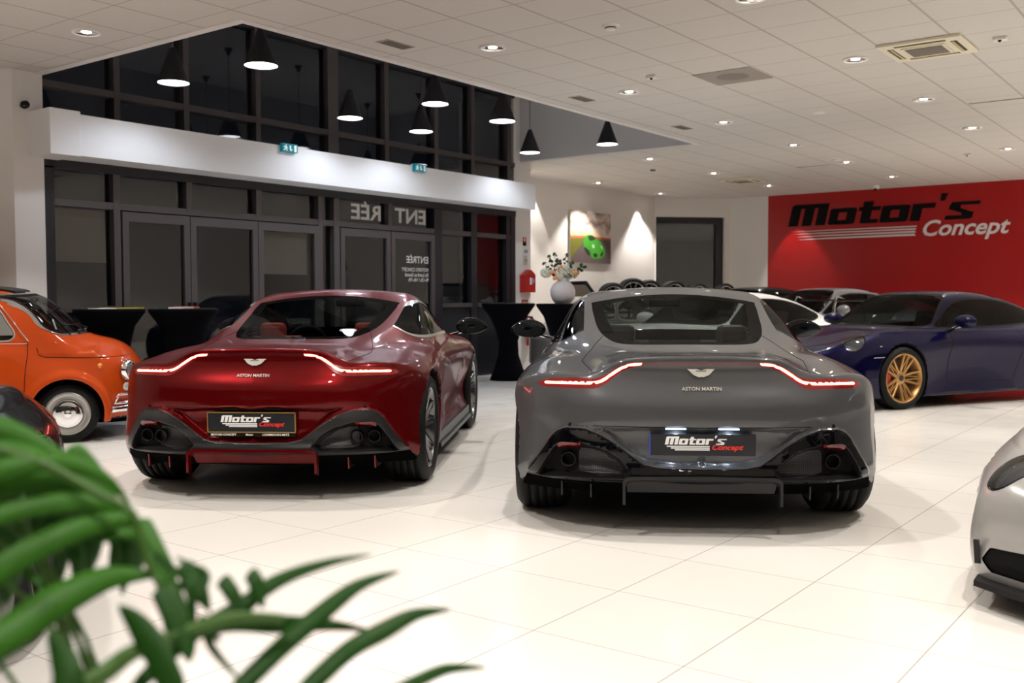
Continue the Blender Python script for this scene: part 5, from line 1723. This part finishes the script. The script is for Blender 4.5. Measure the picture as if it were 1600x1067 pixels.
PSK.relabel('well', lambda C, Nn: (np.minimum(np.hypot(C[:, 1]-PAX[0], C[:, 2]-.335), np.hypot(C[:, 1]-PAX[1], C[:, 2]-.335)) < .3645) & (np.abs(C[:, 0]) > .54))
PSK.relabel('under', lambda C, Nn: (C[:, 2] < .20) & (Nn[:, 2] < -.5))
P_WS = smooth_poly([(-.50, 1.205), (0, 1.228), (.50, 1.205), (.56, 1.16), (.68, .95), (.70, .885), (.55, .875), (0, .885), (-.55, .875), (-.70, .885), (-.68, .95), (-.56, 1.16)], 3)
_pf = lambda C, Nn: (Nn[:, 1] > .22) & (C[:, 1] > 2.3) & (C[:, 2] > .84)
PSK.cut(lambda P: psdf(P_WS, P[:, 0], P[:, 2])-.018, 'rubber', _pf)
PSK.cut(lambda P: psdf(P_WS, P[:, 0], P[:, 2]), 'wglass', _pf, ('rubber',))
P_SW = smooth_poly([(.98, .955), (1.10, 1.0), (1.35, 1.075), (1.65, 1.14), (2.0, 1.165), (2.3, 1.15), (2.52, 1.09), (2.70, .98), (2.86, .875), (2.80, .862), (2.2, .865), (1.5, .885), (1.15, .91)], 3)
_ps = lambda C, Nn: (np.abs(Nn[:, 0]) > .42) & (C[:, 2] > .82) & (C[:, 1] < 3.0)
PSK.cut(lambda P: psdf(P_SW, P[:, 1], P[:, 2])-.018, 'rubber', _ps)
PSK.cut(lambda P: psdf(P_SW, P[:, 1], P[:, 2]), 'sglass', _ps, ('rubber',))
P_RW = smooth_poly([(-.50, 1.75), (0, 1.82), (.50, 1.75), (.50, 1.5), (.44, 1.0), (.34, .80), (0, .74), (-.34, .80), (-.44, 1.0), (-.50, 1.5)], 3)
PSK.cut(lambda P: psdf(P_RW, P[:, 0], P[:, 1]), 'bglass', lambda C, Nn: (Nn[:, 2] > .4) & (C[:, 2] > .9) & (C[:, 1] < 2))
LC = np.array([.70, 3.99, .69]); LN = np.array([.42, .70, .58]); LN /= np.linalg.norm(LN)
LU = np.cross(LN, [0, 0, 1.]); LU /= np.linalg.norm(LU); LV = np.cross(LU, LN)
def _lamp(off):
    def f(P):
        Q = P.copy(); Q[:, 0] = np.abs(Q[:, 0]); D = Q-LC
        u, v = D@LU, D@LV
        return (np.hypot(u/.098, v/.155)-1)*.12-off
    return f
_pl = lambda C, Nn: (C[:, 1] > 3.65) & (C[:, 2] > .48) & (np.abs(C[:, 0]) > .5)
PSK.cut(_lamp(.010), 'lampring', _pl)
PSK.cut(_lamp(0), 'lamp', _pl, ('lampring',))
PSK.cut(_sdA([(0, .18), (.80, .19), (.84, .25), (.80, .33), (.60, .35), (.50, .30), (0, .30)]), 'intake', lambda C, Nn: (Nn[:, 1] > .15) & (C[:, 1] > 3.6) & (C[:, 2] < .45))
PSK.cut(_sdA(smooth_poly([(.40, .66), (.42, .60), (.70, .595), (.83, .62), (.87, .68), (.84, .735), (.70, .72), (.5, .70)], 3)), 'tlamp', lambda C, Nn: (C[:, 1] < .7) & (Nn[:, 1] < -.1))
TAILCLR = pm('tail_clear', (.45, .40, .40), .08, .6, 1)
HLD = pm('headlamp_bowl', (.30, .30, .32), .2, .8)
BLUEP = paint('blue_paint', (.002, .0016, .028), .3, .3, .1)


def make_p(pos, az, pmat, rim, label, cal, wing=None, detail=True, style='y7', scale=1.0, wheels=True, glass=None, seatm=None, splitter=True, tail=None, mirrors=True):
    t = empty('rear_engined_coupe', (pos[0], pos[1], 0), math.radians(az)-math.pi/2, label, 'car', None, scale if isinstance(scale, tuple) else (scale,)*3)
    P = lambda lb, n, m, **k: PSK.part(lb, n, m, t, **k)
    P('body', 'body', pmat); P('well', 'wheel_arch_liner', MATTE); P('under', 'underbody', MATTE)
    P('rubber', 'window_seal', MATTE); P('wglass', 'windscreen', glass or GLASS_CAR); P('sglass', 'side_window', GLASS_TINT); P('bglass', 'rear_window', GLASS_TINT)
    P('tlamp', 'tail_light', tail or TAILRED, lift=.003)
    P('lampring', 'headlamp_surround', BLACK); P('intake', 'front_intake', MATTE, lift=-.01)
    P('lamp', 'headlamp_glass', LENS, lift=.004)
    P('lamp', 'headlamp_bowl', HLD, lift=-.03)
    m = MB(); m.box(-.62, .9, .2, .62, 3.1, .55, .05); m.build('cabin_floor', MATTE, t)
    m = MB(); m.box(-.68, 2.65, .60, .68, 3.1, .83, .05); m.build('dashboard', MATTE, t)
    for sx in (-.36, .36):
        m = MB(); m.box(sx-.24, 1.85, .30, sx+.24, 2.35, .45, .05)
        m.add(*slab([(sx-.23, 1.75, .42), (sx+.23, 1.75, .42), (sx+.2, 1.55, 1.0), (sx-.2, 1.55, 1.0)], (0, .12, .02))); m.build('seat', seatm or MATTE, t)
    m = MB(); m.lathe([(.165, -.012), (.182, -.012), (.188, 0), (.182, .012), (.165, .012), (.165, -.012)], (0, 0, 0), 'y', 32); m.box(-.16, -.01, -.012, .16, .01, .012)
    sw = m.build('steering_wheel', MATTE, t); sw.location = (-.36, 2.52, .82); sw.rotation_euler = (math.radians(-20), 0, 0)
    for (x, y, sd) in ((1, PAX[0], 1), (-1, PAX[0], -1), (1, PAX[1], 1), (-1, PAX[1], -1)):
        wd = .30 if y < 2 else .25
        wheel(t, ((.925-wd/2+(.02 if y < 2 else 0))*sd, y, None), sd, .333, wd, .262, style, rim, cal=cal)
    for sd in (-1, 1):
        for _ in range(1 if mirrors else 0):
          bm = bmesh.new(); bmesh.ops.create_icosphere(bm, subdivisions=4, radius=1)
          for v in bm.verts:
            v.co.x *= .145; v.co.z = v.co.z*.068+(.01 if v.co.z > 0 else 0); v.co.y = v.co.y*.10 if v.co.y > 0 else v.co.y*.03
          m = MB(); m.bm(bm, True); o = m.build('door_mirror', pmat, t); o.location = (sd*.985, 2.66, .925); o.rotation_euler = (0, 0, sd*.12)
          m = MB(); m.tube([(sd*.80, 2.72, .83), (sd*.88, 2.70, .86), (sd*.95, 2.68, .89)], .02, 8, rads=[.035, .022, .028], flat=.8); m.build('mirror_arm', BLACK, t)
        m = MB(); c0 = LC*np.array([sd, 1, 1])
        for du, dv in ((-.035, .055), (.035, .055), (-.035, -.03), (.035, -.03)):
            p = c0+(LU*np.array([sd, 1, 1]))*du+(LV*np.array([sd, 1, 1]))*dv-LN*np.array([sd, 1, 1])*.022
            m.ball(p, .020, 8)
        m.build('lamp_projector', pm('projector', (.65, .65, .68), .1, .9), t)
        if detail:
            seam(PSK, t, [(2.72, .85), (2.74, .70), (2.80, .5), (2.82, .30), (2.76, .25), (1.75, .25)], sd, 's', .003)
            seam(PSK, t, [(1.65, .88), (1.60, .70), (1.70, .45), (1.78, .28)], sd, 's', .003)
            seam(PSK, t, [(sd*.60, 3.02), (sd*.56, 3.3), (sd*.50, 3.7), (sd*.42, 4.1), (sd*.2, 4.25), (0, 4.28)], 0, 'y', .003, name='bonnet_gap')
            seam(PSK, t, [(3.75, .565), (3.93, .562)], sd, 's', .004, SILV, 'side_marker')
            m = MB(); m.box(sd*.80-.10, 1.50, .125, sd*.80+.14, 3.12, .165, .01); m.build('side_skirt', SATIN, t)
    if splitter:
        pts = [(x, 4.60-.48*x*x) for x in np.linspace(-.86, .86, 31)]
        V = [(x, y, .115) for x, y in pts]+[(x, y-.25, .115) for x, y in pts]+[(x, y-.01, .145) for x, y in pts]+[(x, y-.25, .145) for x, y in pts]
        n = len(pts); F = []
        for i in range(n-1):
            F += [(i, i+n, i+n+1, i+1), (i+2*n, i+1+2*n, i+1+3*n, i+3*n), (i, i+1, i+1+2*n, i+2*n)]
        m = MB(); m.add(V, F); m.build('front_splitter', SATIN, t)
    if wing:
        m = MB(); m.box(-.85, -.05, 1.14, .85, .22, 1.165, .008); m.box(-.86, -.09, 1.08, -.845, .25, 1.22, .004); m.box(.845, -.09, 1.08, .86, .25, 1.22, .004)
        m.build('rear_wing', BLACK, t)
        for sd in (-1, 1):
            m = MB(); m.tube([(sd*.35, .30, .85), (sd*.35, .28, 1.08), (sd*.35, .20, 1.20), (sd*.35, .05, 1.17)], .016, 8); m.build('wing_strut', BLACK, t)
    return t


make_p((14.549, 2.231), 153, BLUEP, GOLD, 'dark blue sports coupe with gold wheels at the right', REDCAL)
WHITEP = paint('white_paint', (.75, .75, .75), 0, .3); SILVERP = paint('silver_paint', (.20, .20, .21), .35, .3); BLACKP = paint('black_paint', (.006, .006, .008), .2, .25)
make_p((14.46, 5.07), 163, WHITEP, DARKMET, 'white sports coupe with a black rear wing behind the grey coupe', REDCAL, wing=True, style='multi', seatm=pm('light_seat', (.5, .5, .5), .5))
make_p((20.0, 6.63), 150, BLACKP, DARKMET, 'black coupe far back whose dark roof shows above the white coupe', REDCAL, style='multi', detail=False, scale=(1, 1, 1.1))
make_p((19.0, 4.9), 150, SILVERP, ALU, 'silver coupe parked in front of the red wall', REDCAL, style='multi', detail=False, scale=(1, 1, 1.07), seatm=MATTE)
sv = make_p((8.00, .29), 183, paint('silver_beige_paint', (.42, .41, .40), .25, .28), ALU, 'silver car whose front corner enters at the right edge', REDCAL, style='multi', scale=(.90, .90, .71), mirrors=False)
m = MB(); m.prism([(4.20, .36), (4.225, .36), (4.18, .22), (4.14, .21)], (.845, 0, 0), (0, 1, 0), (0, 0, 1), (1, 0, 0), .022)
m.build('bumper_blade', BLACK, sv)
bk = make_p((1.7745, 4.885), 231.4, BLACKP, DARKMET, 'black car behind the palm leaves at the left edge', REDCAL, style='multi', splitter=False, tail=TAILCLR, scale=(1, 1, 1.02))

# ------------------------------------------------------------------ wheels on a rack by the back wall
rk = empty('wheel_rack', (18.3, 10.35, 0), 0, 'dark metal rack holding spare wheels by the back wall', 'rack')
m = MB()
for x in (-1.9, 0, 1.05):
    m.box(x-.02, -.25, 0, x+.02, -.21, .95); m.box(x-.02, .21, 0, x+.02, .25, .95)
m.box(-1.92, -.25, .88, 1.07, -.21, .92); m.box(-1.92, .21, .88, 1.07, .25, .92)
m.build('rack_frame', DARKMET, rk)
WL = ['spare wheel at the left end of the rack, lowest of the row', 'spare wheel with pale spokes, tallest on the rack', 'second spare wheel from the tallest one, half behind it', 'spare wheel before the oblique window edge', 'small spare wheel partly hidden by its neighbour', 'spare wheel at the right end, before the dark window']
for i, (x, zt, r) in enumerate(((17.20, 1.50, .29), (18.0, 1.60, .33), (18.68, 1.575, .29), (19.25, 1.56, .29), (19.68, 1.50, .22), (20.12, 1.50, .23))):
    y = 10.33 if x < 19.3 else 10.33-(x-19.3)*.95
    if x > 19: y -= .28
    t = empty('spare_wheel', (x, y, zt-r), 0, WL[i], 'wheel', 'spare wheels on the rack')
    tw = wheel(t, (0, 0, None), 1, r, .26, r*.74, 'multi', ALU, brake=False)
    tw.location = (0, 0, 0); tw.rotation_euler = (0, 0, -math.pi/2-.75)
rk2 = empty('wheel_rack', (19.75, 9.55, 0), -.72, 'second dark metal rack of spare wheels in front of the oblique window', 'rack')
m = MB()
for x in (-.55, .55):
    m.box(x-.02, -.15, 0, x+.02, -.11, .92); m.box(x-.02, .11, 0, x+.02, .15, .92)
m.box(-.57, -.15, .85, .57, -.11, .89); m.box(-.57, .11, .85, .57, .15, .89)
m.build('rack_frame', DARKMET, rk2)
# ------------------------------------------------------------------ potted palm in the foreground
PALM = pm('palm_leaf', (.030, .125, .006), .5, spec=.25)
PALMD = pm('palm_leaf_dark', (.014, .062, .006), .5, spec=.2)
PSTEM = pm('palm_stem', (.04, .11, .01), .5)
for m_ in (PALM, PALMD):
    b = m_.node_tree.nodes['Principled BSDF']
    b.inputs['Subsurface Weight'].default_value = 0
    co = N(m_, 'ShaderNodeTexCoord'); wv = N(m_, 'ShaderNodeTexWave'); wv.inputs['Scale'].default_value = 60; L(m_, co.outputs['Object'], wv.inputs['Vector'])
    bu = N(m_, 'ShaderNodeBump'); bu.inputs['Strength'].default_value = .08; L(m_, wv.outputs[0], bu.inputs['Height']); L(m_, bu.outputs[0], b.inputs['Normal'])


def w_at(px, py, d):
    p = Vector(cF)+Vector(cR)*((px-800)/F_PX)-Vector(cU)*((py-533.5)/F_PX)
    return Vector((0, 0, CAM_H))+p*d


palm = empty('palm_plant', (0.62, 1.02, 0), 0, 'green potted palm with long arching leaflets in the near left corner', 'plant')
def leaflet(pts, wpx, d0, d1, mat, name='leaflet', fold=.35, tip=.04):
    """blade along a curve of real points; d0, d1 distances of root and tip, width wpx at its widest"""
    Q = smooth_poly(pts, 6, closed=False)
    n = len(Q); C = [w_at(x, y, d0+(d1-d0)*i/(n-1)) for i, (x, y) in enumerate(Q)]
    V = []; F = []
    for i, c in enumerate(C):
        t = (C[min(i+1, n-1)]-C[max(i-1, 0)]).normalized()
        view = (c-Vector((0, 0, CAM_H))).normalized()
        s_ = t.cross(view).normalized()
        s_ = (s_+view*.45).normalized(); nn = t.cross(s_).normalized()
        u = i/(n-1)
        w_ = wpx/F_PX*c.length*.5*min(1, (u/.12)**.6+.25)*(1-max(0, (u-.45)/.55)**1.7)+.0006
        V += [c-s_*w_, c-s_*w_*.5+nn*w_*fold*.5, c+nn*w_*fold*.9, c+s_*w_*.5+nn*w_*fold*.5, c+s_*w_]
    for i in range(n-1):
        for k in range(4):
            F.append((i*5+k, (i+1)*5+k, (i+1)*5+k+1, i*5+k+1))
    o = mesh(name, [v-Vector(palm.location) for v in V], F, mat, palm, smooth=True)
    md = o.modifiers.new('thick', 'SOLIDIFY'); md.thickness = .0009
    return o
def rachis(pts, d0, d1, r):
    Q = smooth_poly(pts, 6, closed=False); n = len(Q)
    C = [w_at(x, y, d0+(d1-d0)*i/(n-1))-Vector(palm.location) for i, (x, y) in enumerate(Q)]
    m = MB(); m.tube(C, r, 8, rads=[r*(1-.6*i/n) for i in range(n)]); return m.build('frond_stem', PSTEM, palm)
# upper frond: broad arching blades over the left edge
LF = [
 ([(-60, 660), (10, 672), (70, 705), (125, 745), (180, 795)], 34, 1.06, 1.11, 0),
 ([(-80, 775), (0, 762), (90, 752), (165, 780), (210, 815)], 24, 1.01, 1.09, 0),
 ([(60, 725), (72, 790), (70, 850), (58, 905)], 20, 1.10, 1.12, 1),
 ([(140, 770), (138, 830), (146, 890)], 18, 1.11, 1.12, 1),
 ([(0, 730), (-4, 800), (6, 880), (0, 960)], 30, 1.12, 1.14, 1),
 ([(195, 800), (200, 850), (196, 900), (190, 930)], 16, 1.10, 1.10, 1),
 ([(150, 840), (210, 835), (240, 870)], 14, 1.04, 1.06, 0),
 ([(-60, 700), (20, 712), (100, 756), (178, 810), (222, 855)], 56, 1.05, 1.10, 0),
 ([(-80, 745), (10, 735), (90, 742), (160, 772), (215, 832)], 44, 1.02, 1.10, 0),
 ([(-90, 790), (0, 735), (90, 722), (160, 745), (205, 790)], 30, 1.00, 1.08, 0),
 ([(-90, 850), (0, 805), (100, 785), (170, 790), (215, 815)], 30, .98, 1.08, 0),
 ([(-90, 960), (0, 890), (100, 835), (180, 812), (222, 818)], 42, .96, 1.08, 0),
 ([(-120, 1070), (0, 1000), (80, 945), (170, 903), (255, 898)], 58, .92, 1.06, 0),
 ([(215, 812), (235, 850), (258, 900), (262, 945), (258, 985)], 36, 1.08, 1.02, 0),
 ([(210, 815), (216, 850), (212, 880), (208, 905)], 26, 1.08, 1.10, 1),
 ([(190, 810), (192, 860), (188, 895)], 24, 1.09, 1.10, 1),
 ([(150, 800), (148, 850), (135, 905)], 20, 1.10, 1.10, 1),
 ([(80, 720), (95, 790), (98, 860), (90, 920)], 32, 1.10, 1.12, 1),
 ([(50, 715), (62, 800), (60, 880)], 26, 1.12, 1.12, 1),
 ([(120, 740), (112, 800), (122, 880), (118, 930)], 24, 1.12, 1.12, 1),
 ([(30, 690), (18, 790), (24, 880), (10, 950)], 34, 1.12, 1.14, 1),
 ([(105, 700), (140, 740), (165, 800), (172, 850)], 40, 1.10, 1.12, 0),
 ([(20, 860), (50, 900), (90, 930)], 12, 1.05, 1.02, 0),
 ([(175, 800), (182, 840), (170, 905)], 15, 1.10, 1.10, 1),
 # lower fronds
 ([(275, 1085), (245, 1020), (215, 975), (185, 945)], 42, .90, .95, 1),
 ([(100, 1090), (105, 1050), (95, 1020), (75, 985)], 42, .88, .92, 1),
 ([(255, 915), (270, 950), (290, 1000), (297, 1035)], 44, .98, .94, 1),
 ([(310, 935), (322, 900), (300, 885), (275, 870)], 10, 1.0, 1.05, 1),
 ([(285, 880), (300, 905), (315, 930), (328, 955)], 24, 1.02, 1.0, 1),
 ([(345, 1000), (300, 975), (275, 930), (255, 905)], 8, 1.0, 1.0, 1),
 ([(200, 1085), (290, 1000), (370, 950), (440, 905), (510, 880), (580, 866)], 20, .96, 1.12, 1),
 ([(360, 1090), (430, 1020), (500, 960), (560, 915), (625, 892)], 26, .98, 1.14, 1),
 ([(460, 1095), (540, 1020), (600, 985), (650, 960), (705, 952)], 26, 1.0, 1.16, 1),
 ([(600, 1090), (650, 1065), (700, 1045), (760, 1043)], 18, 1.02, 1.16, 1),
 ([(370, 965), (400, 930), (450, 900), (520, 880)], 20, 1.04, 1.12, 1),
 ([(345, 905), (355, 915), (370, 940), (378, 955)], 20, 1.04, 1.02, 1),
 ([(388, 895), (398, 905), (405, 930), (412, 950)], 20, 1.04, 1.02, 1),
 ([(300, 985), (360, 972), (430, 975), (510, 976), (580, 985)], 32, .98, 1.12, 1),
 ([(315, 960), (330, 1010), (375, 1062)], 10, .98, .98, 1),
 ([(240, 860), (262, 880), (282, 898), (300, 915), (330, 960)], 7, 1.06, 1.0, 1),
 ([(280, 920), (295, 910), (300, 940), (305, 975)], 14, 1.0, .98, 1),
]
for pts, wp, d0, d1, dk in LF:
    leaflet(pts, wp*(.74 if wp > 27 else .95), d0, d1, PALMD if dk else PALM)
rachis([(-60, 690), (60, 722), (150, 770), (205, 800), (222, 850), (240, 900), (280, 950)], 1.04, 1.0, .006)
rachis([(40, 1120), (150, 1060), (210, 1018), (300, 985), (370, 965), (440, 966)], .88, 1.02, .011)
# pot and stems below the frame
m = MB(); m.lathe([(.0, 0), (.15, 0), (.19, .30), (.20, .34), (.185, .34), (.17, .29), (.0, .29)], n=40)
m.build('plant_pot', pm('pot_grey', (.12, .12, .12), .5), palm)
m = MB(); m.lathe([(.0, .295), (.17, .29)], n=32); m.build('soil', pm('soil', (.03, .02, .015), .9), palm)
def stem(px, py, d, r=.009):
    e_ = w_at(px, py, d)-Vector(palm.location)
    s0 = Vector((rng.uniform(-.04, .04), rng.uniform(-.04, .04), .28)); md = Vector((s0.x, s0.y, e_.z*.75+.1))
    P = [s0.lerp(md, q/10).lerp(md.lerp(e_, q/10), q/10) for q in range(11)]
    m = MB(); m.tube(P, r, 8, rads=[r*(1-.35*q/10) for q in range(11)]); m.build('frond_stem', PSTEM, palm)
stem(40, 1120, .88); stem(-60, 690, 1.04, .007)
for e_ in ((-60, 700, 1.05), (-80, 745, 1.02), (-90, 790, 1.0), (-90, 850, .98), (-90, 960, .96), (-120, 1070, .92), (275, 1085, .9), (200, 1085, .96), (360, 1090, .98), (460, 1095, 1.0), (600, 1090, 1.02)):
    stem(*e_, r=.0035)
